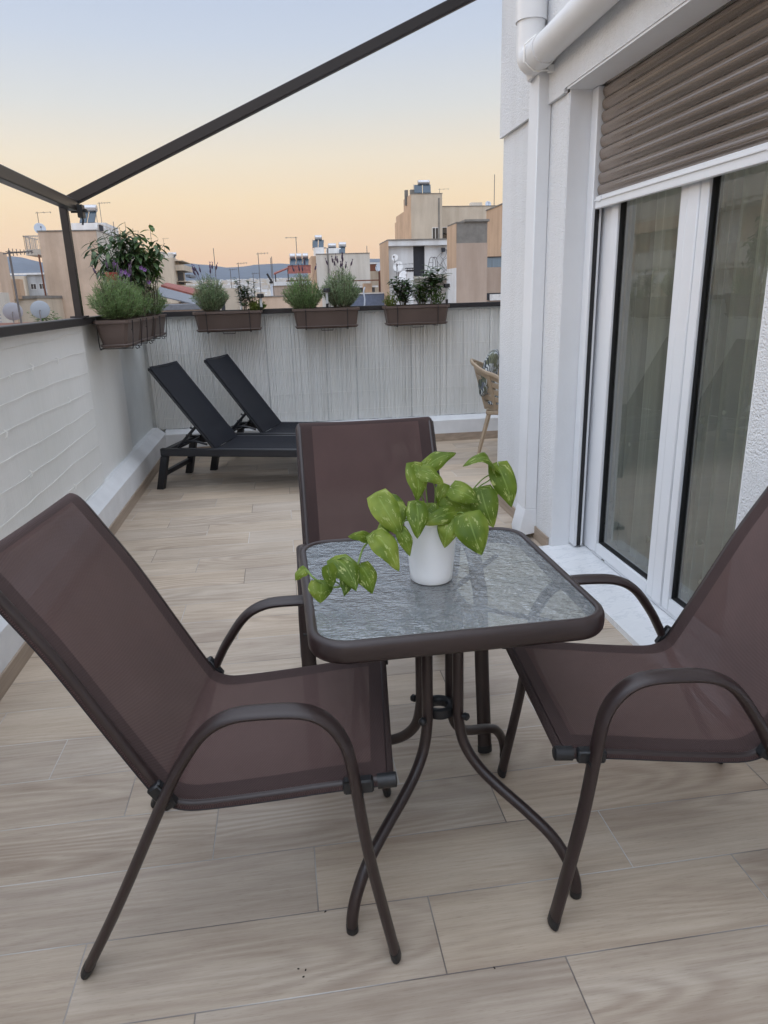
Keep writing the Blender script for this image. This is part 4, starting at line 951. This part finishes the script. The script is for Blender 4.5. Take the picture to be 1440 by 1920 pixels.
def antenna(label, x, y, z, h, arm=.9, n=5, rz=0, name='antenna', r_=.025):
    t = thing(name, (x, y, z), label, 'antenna'); b = MB(); b.tube([(x, y, z), (x, y, z+h)], r_, 5); b.build('mast', M_antenna, t)
    if arm:
        b = MB(); c_, s_ = math.cos(rz), math.sin(rz); P = lambda a, p, h_: Vector((x+a*c_-p*s_, y+a*s_+p*c_, z+h_))
        b.tube([P(-.15, 0, h-.08), P(arm, 0, h-.02)], r_*.7, 4)
        for k in range(n):
            a_ = arm*(k/(n-1))*.95; l_ = .32-.03*k; b.tube([P(a_, -l_, h-.05), P(a_, l_, h-.05)], r_*.45, 3); b.tube([P(a_, 0, h-.05-l_*.3), P(a_, 0, h-.05+l_*.3)], r_*.4, 3)
        b.build('elements', M_antenna, t)
    return t
def dish(label, x, y, z, r_, yaw=0, tilt=25, pole=1.0, mat=None):
    t = thing('satellite_dish', (x, y, z-pole), label, 'satellite dish')
    M = xf((x, y, z), R(yaw)) @ Matrix.Rotation(R(90-tilt), 4, 'X')
    b = MB(); pr_ = [(r_*q, .13*r_*q*q) for q in (0.02, .25, .5, .75, 1)]+[(r_*1.02, .14*r_), (r_*.98, .15*r_)]
    b.lathe(pr_+[(r_*q, .13*r_*q*q+.02) for q in (.75, .5, .25)], n=28, M=M); b.build('reflector', mat or M_dish, t, smooth=60)
    b = MB(); f = M @ Vector((0, -.15*r_, r_*.95)); b.tube([M @ Vector((0, -r_*.95, .25*r_)), f], .018, 5); b.lathe([(.0, 0), (.05, 0), (.05, .12), (0, .12)], n=10, M=Matrix.Translation(f)); b.build('feed_arm', M_antenna, t)
    b = MB(); s_ = 1 if abs(yaw) < 90 else -1; b.tube([(x, y+.12*s_, z-pole), (x, y+.12*s_, z-.1), (x, y+.03*s_, z)], .025, 6); b.build('pole', M_antenna, t); return t

# -- left: tall blank beige wall
t = B('apartment_building', 'plain beige blank walled building behind the awning post at the left', (-15.4, 66, GZ))
part('wall', W_beige, t, [(-17.6, -13.4, 60, 76, GZ, 6.52)]); part('coping', W_conc, t, [(-17.65, -13.35, 59.95, 60.25, 6.52, 6.60), (-13.6, -13.34, 60.25, 76, 6.521, 6.60)])
part('side_wall', W_pale, t, [(-13.399, -13.36, 60.05, 76, GZ, 6.52)]); part('penthouse', W_white, t, [(-16.9, -14.1, 67, 72, 6.5, 7.75), (-14.9, -14.1, 66.2, 67, 6.5, 7.3)]); part('roof_box', M_dark, t, [(-14.55, -14.15, 66.0, 66.3, 7.0, 7.5)])
part('balcony', W_pale, t, [(-19.3, -17.6, 62, 65.4, 4.98, 5.42)])
b = MB()
for i in range(13): b.box(-19.3+.13*i, -19.27+.13*i, 62, 62.03, 5.4, 6.35)
b.box(-19.32, -17.6, 61.98, 62.05, 6.35, 6.42)
for i in range(12): b.box(-19.3, -19.27, 62+.28*i, 62.03+.28*i, 5.4, 6.35)
b.box(-19.33, -19.26, 61.98, 65.4, 6.35, 6.42); b.build('balcony_railing', M_steel, t, smooth=0)
b = MB(); b.tube([(-18.35, 61.9, 5.0), (-17.72, 60.0, .0), (-17.72, 59.9, -6)], .07, 6); b.build('rusty_pipe', M_rust, t)
part('roof_railing', M_steel, t, [(-13.42, -13.38, 61, 76, 7.1, 7.15)]+[(-13.42, -13.38, 61+3*i, 61.05+3*i, 6.6, 7.1) for i in range(5)])
solar('solar water heater with silver tank above the beige building beside the awning post', -16.35, -15.05, 68, 7.85, .9, 2, tl=(-16.0, -14.9))
dish('round satellite dish on top of the left corner of the beige building', -17.55, 60.5, 6.75, .42, 30, 15, .4)
antenna('tv antenna left of the awning post above the satellite dish on the beige building', -17.7, 61, 6.5, 1.5, 1.0, 3)
antenna('tv antenna with crossed arms right behind the solar heater of the beige building', -14.6, 68, 7.7, 1.75, .9, 5)
antenna('bare thin mast behind the roof edge of the beige building', -14.05, 70, 6.4, 1.7, 0, r_=.03)
# -- far left
t = B('apartment_building', 'beige building cut off by the left picture edge with a grey louvred screen', (-14.5, 42, GZ))
part('wall', W_beige, t, [(-17.5, -14.25, 41, 42.6, GZ, 4.0)]); part('lower_wing', W_pale, t, [(-17.5, -13.95, 38.6, 41, GZ, 1.95)])
part('louvre', W_grey, t, [(-16.5, -13.66, 38.5, 38.55, .5+.16*i, .60+.16*i) for i in range(8)]); part('ledge', W_tan, t, [(-17.5, -13.2, 37.6, 38.5, .1, .42)])
antenna('tall black tv antenna standing just beyond the left parapet', -6.62, 20, -.5, 3.15, .55, 7, R(5), r_=.028)
dish('pale satellite dish behind the black antenna pole beyond the left parapet', -12.2, 36, 1.02, .42, 200, 20, 2)
dish('white round satellite dish in front of the beige building, low above the left rail', -9.16, 30, 1.12, .345, 200, 20, 2)
t = B('rooftop_terrace', 'rust brown low roof edge just above the left parapet rail', (-11.5, 34, GZ)); part('roof', M_rust, t, [(-14.5, -8.2, 32, 38, .35, .50)]); part('wall', W_pale, t, [(-14.4, -8.3, 32.1, 37.9, GZ, .35)])
t = B('apartment_building', 'grey building with rows of small square windows far behind the antenna at the left', (-69, 225, GZ))
part('wall', W_grey, t, [(-70.0, -60, 222, 240, GZ, 9.2)]); part('side_wing', W_cream, t, [(-75.5, -70.01, 220, 240, GZ, 8.9)]); part('parapet', W_white, t, [(-75, -60, 221.4, 222, 9.2, 9.7)])
for k in range(6):
    for i in range(2): window(t, -69.3+2.3*i, -67.8+2.3*i, 222, 6.3-3.6*k-1.0, 6.3-3.6*k+.5, n=2)
for k in range(5): part('balcony', W_white, t, [(-64.8, -60, 220.6, 222, 4.2-3.6*k, 5.2-3.6*k)])
t = B('small_house', 'small low house with an orange chimney box between the satellite dishes and the grey building', (-17, 55, GZ)); part('wall', W_cream, t, [(-20.0, -16.6, 54, 60, GZ, 1.7)]); part('chimney', W_orange, t, [(-18.2, -17.5, 53.8, 54.6, 1.7, 3.0)]); part('roof', W_conc, t, [(-20.1, -16.55, 53.9, 60, 1.7, 1.9)])
leafy('garden_tree', 'small dark tree among the low houses behind the satellite dishes', (-13.5, 45, -1.2), 1.0, 2.7, 22, 16, .30, .15, M_midleaf, cat='tree', droop=.2)
# -- middle left
t = B('apartment_building', 'cream apartment block with stacked balconies right of the tall corner shrub', (-17, 125, GZ))
part('wall', W_cream, t, [(-23, -15.97, 120, 133.6, GZ, 7.6)]); part('roof_hut', W_pale, t, [(-18.4, -17.4, 121, 123, 7.6, 8.6), (-15.97-1.2, -15.98, 120.5, 124, 7.6, 8.3)])
for k in range(6):
    z = 6.3-3.1*k
    part('balcony', W_cream, t, [(-15.96, -14.6, 122, 133.5, z-.5, z+.35), (-15.96, -14.7, 122, 133.5, z+.9, z+1.0)]); part('door', M_dark, t, [(-15.96, -15.90, 124, 131, z-2.5, z-.55)])
    if k < 3: part('awning', M_awn, t, [(-14.7, -14.0, 124, 132, z-1.5, z-1.1)])
solar('solar heater with a horizontal tank on the roof of the cream block with balconies', -16.9, -15.9, 122, 7.7, .25, 2, tl=(-16.9, -15.6))
antenna('tv antenna on the roof of the cream block with balconies', -17.3, 122, 7.6, 3.0, .8, 4, name='antenna')
t = B('low_house', 'low house with dark slanting awning roof behind the right side of the left planters', (-9.3, 74, GZ))
part('wall', W_tan, t, [(-11.2, -7.7, 72, 78, GZ, 1.0)])
b = MB(); b.add([(-11.3, 70, 1.9), (-7.6, 70, .9), (-7.6, 74, 1.5), (-11.3, 74, 2.6), (-11.3, 70, 1.8), (-7.6, 70, .8), (-7.6, 74, 1.4), (-11.3, 74, 2.5)], [[0, 1, 2, 3], [7, 6, 5, 4], [0, 4, 5, 1], [1, 5, 6, 2], [2, 6, 7, 3], [3, 7, 4, 0]]); b.build('awning_roof', M_awn, t, smooth=0)
b = MB(); b.add([(-11.5, 76, 2.8), (-7.2, 76, 1.5), (-7.2, 80, 2.1), (-11.5, 80, 3.1), (-11.5, 76, 2.6), (-7.2, 76, 1.3)], [[0, 1, 2, 3], [0, 4, 5, 1]]); b.build('tiled_roof', M_rooftile, t, smooth=0)
t = B('rooftop_terrace', 'dark blue grey flat roof just above the far rail left of the lavender', (-7, 52, GZ)); part('roof', M_awn, t, [(-9.0, -5.0, 50, 56, .7, 1.05)]); part('wall', W_tan, t, [(-8.9, -5.1, 50.1, 55.9, GZ, .7)])
t = B('rooftop_stair_house', 'beige roof hut between the left lavender and the thin dark plant', (-5, 62, GZ)); part('wall', W_cream, t, [(-5.6, -3.3, 60, 64, GZ, 2.1)]); part('door', M_dark, t, [(-4.6, -4.3, 59.95, 60, .2, 1.7)])
# -- centre
t = B('rooftop_terrace', 'low beige terrace wall with a white flue pipe between the planters of the far rail', (-.3, 47, GZ)); part('wall', W_beige, t, [(-2.2, 2.6, 45, 50, GZ, 1.36)]); part('coping', W_conc, t, [(-2.25, 2.65, 44.95, 45.2, 1.36, 1.42)])
t = thing('flue_pipe', (-.4, 46, 1.3), 'white flue pipe with a bent black cowl standing on the low beige terrace wall', 'chimney'); b = MB(); b.tube([(-.4, 46, 1.3), (-.4, 46, 2.15)], .07, 10); b.build('pipe', M_dish, t)
b = MB(); b.tube(spline([(-.4, 46, 2.15), (-.4, 46, 2.3), (-.48, 46, 2.45), (-.62, 46, 2.72)], 4), .06, 8); b.lathe([(0, 0), (.12, .0), (.12, .12), (0, .12)], (-.4, 46, 2.15), 10); b.build('cowl', M_plast, t)
t = B('pergola_house', 'roof terrace under a red tiled pergola roof with solar panels above it', (1.5, 77, GZ))
part('wall', W_tan, t, [(.9, 3.3, 78, 84, GZ, 3.0), (-.6, 3.3, 74, 84, GZ, 2.4)])
b = MB(); b.add([(-.35, 74.5, 3.65), (1.2, 74.5, 4.15), (3.3, 74.5, 4.15), (3.3, 74.2, 3.5), (1.0, 74.2, 3.5)], [[1, 2, 3, 4]]); b.add([(-.35, 74.5, 3.55), (1.2, 74.5, 4.1), (1.2, 78, 4.3), (-.35, 78, 3.75), (-.35, 74.5, 3.43), (1.2, 74.5, 3.98)], [[0, 1, 2, 3], [0, 4, 5, 1]]); b.box(1.1, 3.35, 75, 80, 3.98, 4.3); b.build('roof', M_rooftile, t, smooth=0)
part('posts', M_rail, t, [(-.25, -.15, 74.6, 74.7, 2.3, 3.6), (1.0, 1.1, 74.6, 74.7, 2.3, 3.9)]); part('terrace_rail', W_white, t, [(-.6, 3.3, 73.9, 74, 2.4, 2.75)])
for i in range(3): solar(('left', 'middle', 'right')[i]+' one of the three solar heaters in a row on the red pergola roof', 1.25+.65*i, 1.90+.65*i, 76.5, 4.35, .6, 1, tl=(1.35+.65*i, 1.92+.65*i))
antenna('thin antenna left of the pale box shaped building', 2.3, 84, 4.4, 3.2, 1.2, 3, R(160), r_=.04)
antenna('thin mast left of the red pergola roof', -.6, 80, 2.3, 3.0, 0, r_=.035)
t = B('apartment_building', 'pale grey windowless box building behind the middle planter of the far rail', (7.5, 93, GZ))
part('wall', W_pale, t, [(4.6, 10.93, 88, 100, GZ, 5.95)]); part('left_wall', W_orange, t, [(4.05, 4.599, 88.3, 100, GZ, 5.8)]); part('coping', W_conc, t, [(4.58, 10.95, 87.95, 88.2, 5.95, 6.03)])  # left wall coloured orange for the warm glow falling on it
part('roof_hut', W_white, t, [(4.6, 5.75, 90, 93, 5.95, 6.85), (6.2, 7.8, 91, 94, 5.95, 6.8)]); b = MB(); b.tube([(6.0, 87.9, GZ+16), (6.0, 87.9, 6.6), (5.7, 88.6, 6.7)], .09, 6); b.build('pipe', W_conc, t)
solar('dark solar heater standing highest on the pale box building', 4.35, 5.75, 91, 6.9, .85, 2, tl=(4.75, 5.6)); solar('small solar heater at the right end of the roof huts on the pale box building', 7.5, 8.3, 91, 6.05, .85, 1, tl=(7.6, 8.5))
solar('silver water tank between the two roof huts of the pale box building', 6.3, 7.3, 92.5, 6.75, .15, 1, tl=(6.4, 7.4))
antenna('short mast at the right corner of the pale box building', 10.75, 89, 5.95, .9, 0, r_=.04)
t = B('rooftop_terrace', 'brown roof terrace with a white column between the pale box building and the white house', (13, 103, GZ)); part('wall', M_rust, t, [(12.2, 14.3, 101, 106, GZ, 5.25)]); part('column', W_cream, t, [(12.4, 13.5, 99.8, 100.9, GZ, 4.3)]); part('roof_line', W_white, t, [(12.1, 14.4, 100.9, 101, 5.25, 5.45)])
dish('oval white dish beside the brown roof terrace left of the white house', 13.5, 99, 4.75, .55, -50, 15, 1.6)
t = B('rooftop_terrace', 'roof terrace with a red box and dark railing left of the white house', (7.5, 62, GZ)); part('wall', W_cream, t, [(5.2, 9.4, 60, 64, GZ, 1.5)]); part('railing', M_rust, t, [(5.2, 8.9, 59.9, 59.98, 2.38, 2.47), (8.3, 8.4, 59.9, 59.98, 1.5, 2.4), (5.25, 5.33, 59.9, 59.98, 1.5, 2.4)]); part('red_box', W_orange, t, [(6.9, 7.6, 60.3, 60.9, 1.5, 2.2)]); part('canopy', W_white, t, [(5.6, 8.2, 61, 63, 1.9, 2.02)]); part('shed', M_awn, t, [(5.6, 8.0, 61.5, 63.5, 1.5, 1.88)])
t = B('rooftop_terrace', 'blue grey parapet panel just above the far rail left of the right hand planter', (6.2, 53, GZ)); part('wall', M_blue, t, [(4.9, 7.6, 52, 54, GZ, 1.37)]); part('coping', W_white, t, [(4.9, 7.6, 51.95, 52.1, 1.37, 1.43)])
t = thing('flue_pipe', (5.78, 50, .4), 'thin white curved flue pipe in front of the blue grey panel', 'chimney'); b = MB(); b.tube(spline([(5.7, 50, .3), (5.78, 50, 1.0), (5.72, 50, 1.5), (5.82, 50, 1.82)], 4), .05, 8); b.build('pipe', M_dish, t)
# -- white house
t = B('apartment_building', 'white flat roofed house with a tall dark door behind the right hand planter', (9.6, 52, GZ))
part('wall', W_white, t, [(7.46, 9.18, 50, 53.7, GZ, 4.38), (9.97, 11.9, 50, 53.7, GZ, 4.38), (9.18, 9.97, 50.3, 53.7, GZ, 4.38), (9.18, 9.97, 50, 50.3, GZ, 2.42)]); part('roof_slab', W_white, t, [(7.46, 11.95, 49.7, 53.7, 4.38, 4.72)]); part('coping', W_conc, t, [(7.40, 11.97, 49.65, 53.75, 4.72, 4.79)])
part('side_wall', W_orange, t, [(7.41, 7.459, 49.7, 53.7, GZ, 4.72)]); part('door', M_dark, t, [(9.22, 9.97, 50.2, 50.25, 2.46, 4.33)]); part('ledge', W_pale, t, [(8.9, 10.2, 49.6, 50, 2.28, 2.42), (10.2, 11.9, 48.6, 50, 2.2, 2.5)])  # orange side sheet: evening light painted on the white house
b = MB()
for k in range(4):
    pts = []; x = 11.0+rnd(-.5, .4)
    for i in range(9): pts.append((x+rnd(-.12, .12)+.25*math.sin(i+k), 49.93, 4.1-.22*i+rnd(-.05, .05)))
    b.tube(pts, .014, 3)
b.build('cables', M_antenna, t, smooth=0); part('outdoor_lamp', M_dark, t, [(11.1, 11.3, 49.6, 49.95, 3.95, 4.2)])
dish('upper satellite dish on the white house wall left of its dark door', 8.05, 49.4, 3.05, .34, -25, 15, .6, M_frame); dish('lower satellite dish on the white house, half behind the plants', 8.42, 49.0, 2.35, .42, 5, 20, .7, M_frame); dish('small speckled dish highest on the left of the white house wall', 7.85, 49.5, 3.62, .22, -30, 10, .9, M_frame)
t = thing('steel_ladder', (10.2, 49, 2.3), 'curved steel ladder rails beside the dark door of the white house', 'ladder'); b = MB()
for dx, dy in ((0, 0), (.30, .0)): b.tube(spline([(9.75+dx*.9, 49+dy, 2.1), (10.0+dx, 49, 3.0), (10.12+dx*.7, 49, 3.5), (10.30+dx*.6, 49, 3.58), (10.48+dx*.4, 49, 3.4), (10.56+dx*.3, 49, 2.3)], 4), .022, 5)
for k in range(4): b.tube([(9.85+.06*k, 49, 2.5+.25*k), (10.2+.05*k, 49, 2.5+.25*k)], .018, 4)
b.build('rails', M_antenna, t)
t = thing('chimney', (8.38, 47, .9), 'white square chimney with a flat black metal cap in front of the white house', 'chimney'); b = MB(); b.box(8.2, 8.56, 46.8, 47.2, .5, 2.62); b.box(8.15, 8.6, 46.75, 47.25, 2.1, 2.2); b.build('stack', W_white, t, smooth=0); b = MB(); b.box(8.12, 8.64, 46.72, 47.28, 2.83, 2.88); [b.box(x, x+.03, 46.8, 46.83, 2.62, 2.83) for x in (8.2, 8.36, 8.53)]; b.box(8.16, 8.6, 46.76, 47.24, 2.66, 2.76); b.build('cap', M_rail, t, smooth=0)
antenna('tv antenna lying low beside the white chimney', 7.7, 48, 2.2, 1.0, 1.1, 6, r_=.018)
# -- tall beige block
t = B('apartment_building', 'tall stepped beige building with solar panels on its tower, highest on the skyline', (20, 98, GZ))
part('tower', W_cream, t, [(17.25, 21.26, 95, 100.2, GZ, 13.2)]); part('tower_side', W_orange, t, [(17.2, 17.249, 95, 100.2, GZ, 13.15)]); part('step', W_orange, t, [(17.2, 21.26, 100.2, 106.8, GZ, 11.7)]); part('low_step', W_orange, t, [(17.2, 21.26, 106.8, 108, GZ, 11.0)])  # warm light on the left faces put into their orange colour
part('wing', W_cream, t, [(21.26, 32, 96.5, 106, GZ, 11.85)]); part('coping', W_conc, t, [(17.15, 21.3, 94.95, 95.2, 13.2, 13.28), (21.3, 32, 96.45, 96.7, 11.85, 11.93)]); part('drain_pipe', W_conc, t, [(20.75, 20.9, 94.85, 94.99, 7.0, 12.7)])
window(t, 19.93, 20.78, 95, 7.75, 9.25); window(t, 21.55, 22.9, 96.5, 7.9, 9.4); window(t, 24, 25.2, 96.5, 7.9, 9.4)
part('balcony', W_conc, t, [(21.9, 23.4, 95.3, 96.5, 8.6, 8.75)])
part('chimney', W_conc, t, [(16.95, 17.35, 97.5, 98.0, 12.2, 14.0), (17.4, 17.9, 96, 96.6, 13.2, 13.85)])
solar('solar heater with silver tank on top of the tall beige tower', 17.75, 19.95, 96, 13.42, 1.0, 2, tl=(18.4, 19.9)); antenna('flat tv antenna at the right of the tower roof of the tall beige building', 21.0, 95.3, 13.2, .62, 1.2, 3)
antenna('tall thin radio mast on the right wing of the tall beige building', 30.7, 104, 11.8, 4.9, 0, r_=.05); part('roof_unit', W_pale, t, [(26.1, 27.6, 99, 100, 11.9, 12.6)])
dish('satellite dish on the roof of the right wing of the tall beige building', 28.4, 99, 12.35, .4, 0, 20, .5)
# -- chimney block
t = B('stair_tower', 'square tan roof tower with bare grey concrete top, right of the white house', (11.6, 45, GZ))
part('wall', W_tan, t, [(10.71, 12.62, 44, 46.3, GZ, 4.11)]); part('concrete_band', W_conc, t, [(10.72, 12.60, 44.03, 46.3, 4.11, 5.24)]); part('roof_slab', W_conc, t, [(11.2, 12.70, 43.9, 46.3, 5.30, 5.42), (10.7, 12.62, 44, 46.3, 5.24, 5.30)])
part('side_wall', W_orange, t, [(10.66, 10.708, 44, 46.3, 2.72, 5.2)]); part('white_side', W_white, t, [(10.65, 10.708, 44, 46.3, GZ, 2.72)])  # upper side of the tan tower painted as if lit warm
t = B('apartment_building', 'ochre building at the right, its lit side wall beside the white house corner', (17, 53, GZ)); part('wall', W_orange, t, [(16.0, 24, 49.5, 56.2, GZ, 7.12)]); part('coping', W_conc, t, [(15.95, 24, 49.45, 56.25, 7.12, 7.2)])
t = B('rooftop_terrace', 'tan wall with a corrugated blue sheet fence on top, right of the square roof tower', (14.5, 49, GZ)); part('wall', W_tan, t, [(12.7, 15.99, 48, 49.4, GZ, 2.80)]); part('sheet_fence', M_metalblue, t, [(13.68, 15.5, 48.02, 48.06, 2.82, 3.46)]); part('fence_rail', M_rail, t, [(13.66, 15.5, 47.98, 48.0, 3.44, 3.5)])
part('window_band', M_dark, t, [(13.75, 15.5, 47.95, 47.99, .75, 1.2)]); part('window_frame', M_frame, t, [(13.95, 15.2, 47.9, 47.94, .72, 1.12)])
solar('silver tank with dark base above the corrugated blue fence at the right', 15.2, 15.95, 49.2, 3.5, .25, 1, tl=(15.2, 15.98))

# -- thin poles and antennas over the hazy centre
for i, (x, y, z, h, a_) in enumerate(((-4.8, 60, .8, 4.3, 0), (-3.0, 60, .8, 3.2, .7), (-1.4, 60, .8, 3.9, .8), (-.35, 58, .9, 3.4, 0), (-3.9, 64, .8, 2.9, .6), (-2.1, 66, .8, 2.6, .5))):
    antenna(('tallest bare pole', 'antenna with a short arm, first', 'antenna with an arm, second', 'plain pole', 'lower antenna left', 'lowest antenna')[i]+' '+('above the hazy city, right of the left lavender', 'right of the tallest bare pole over the hazy city', 'from the right over the hazy city', 'nearest the white flue pipe over the hazy city', 'of the first armed one over the hazy city', 'in the middle of the poles over the hazy city')[i], x, y, z, h, a_, 4, r_=.028)
# -- the city between the terrace and the hills: near blocks each their own
random.seed(11)
k = 0; protos = []
fm = [W_far, W_pale, W_cream, W_white]
for i in range(64):
    y = 150+ (i/63)**1.5*850; q = rnd(-.135, .06) if i % 4 else rnd(-.33, -.245)
    if i % 4 == 0: y = max(y, 260)
    x = q*y; wd = rnd(7, 13); h = rnd(-6.5, 0)+max(0, y-300)*.018; dp = rnd(9, 14)
    h = min(h, 1.2+y*.018)
    t = thing('apartment_block', (x, y, GZ), 'pale apartment block in the hazy city below the hills', 'building', 'pale apartment blocks of the hazy city below the hills')
    b = MB(); b.box(x-wd/2, x+wd/2, y, y+dp, GZ, h); b.box(x-1.5, x+1.5, y+2, y+5, h, h+2.4); b.build('wall', fm[i % 4], t, smooth=0)
    b = MB()
    for f_ in range(4):
        z = h-1.0-3.1*f_; b.box(x-wd*.42, x+wd*.42, y-.9, y, z-.9, z-.05)
    b.build('balcony', W_white, t, smooth=0)
    b = MB()
    for f_ in range(4):
        z = h-1.0-3.1*f_
        for c_ in range(4): xx = x-wd*.38+c_*wd*.2; b.box(xx, xx+wd*.12, y-.05, y, z-2.9, z-1.0)
    b.build('window', M_winglass, t, smooth=0)
b = MB(); mats = [W_far, W_pale, W_cream, W_white]
for i in range(5200):
    y = 1000+ (rnd(0, 1)**.8)*3600; q = rnd(-.5, .35); x = q*y; base = GZ+105*max(0, min(1, (y-900)/3300))
    h = base+rnd(6, 18); wd = rnd(8, 22); b.m = i % 4; b.box(x-wd/2, x+wd/2, y, y+rnd(9, 20), base-12, h)
tag(b.build('distant_city', mats, origin=(0, 1000, GZ), smooth=0, fix=False), kind='stuff')

# -- across the street on the left, seen in the door glass
t = B('apartment_building', 'beige apartment block with striped balconies and awnings, mirrored in the door glass', (-28, 40, GZ))
part('wall', W_beige, t, [(-36, -22, 20, 58, GZ, 8.6)]); part('penthouse', W_cream, t, [(-36, -25, 22, 54, 8.6, 9.8)])
for k in range(5):
    z = 8.6-3.1*k
    part('balcony', W_pale, t, [(-22, -20.6, 20, 57.5, z-3.1, z-2.1), (-22, -20.7, 20, 57.5, z-.25, z)])
    part('awning', W_orange if k % 2 else W_white, t, [(-20.65, -20.3, 22, 34, z-.9, z-.25), (-20.65, -20.3, 40, 54, z-.9, z-.25)])
    part('shutter', M_frame, t, [(-22, -21.93, y, y+1.8, z-2.1, z-.3) for y in range(22, 57, 4)])

# ------------------------------------------------------------------ evening haze
b = MB(); b.box(-9900, 9900, -9400, 9900, GZ-4, 700); hz = b.build('haze', [], smooth=0)
m = bpy.data.materials.new('evening_haze'); m.use_nodes = True; n_ = m.node_tree.nodes; n_.clear()
o_ = n_.new('ShaderNodeOutputMaterial'); pv = n_.new('ShaderNodeVolumePrincipled'); pv.inputs['Color'].default_value = (.78, .84, .97, 1); pv.inputs['Density'].default_value = HAZE; pv.inputs['Anisotropy'].default_value = .2
m.node_tree.links.new(pv.outputs[0], o_.inputs['Volume']); hz.data.materials.append(m); tag(hz, kind='stuff')
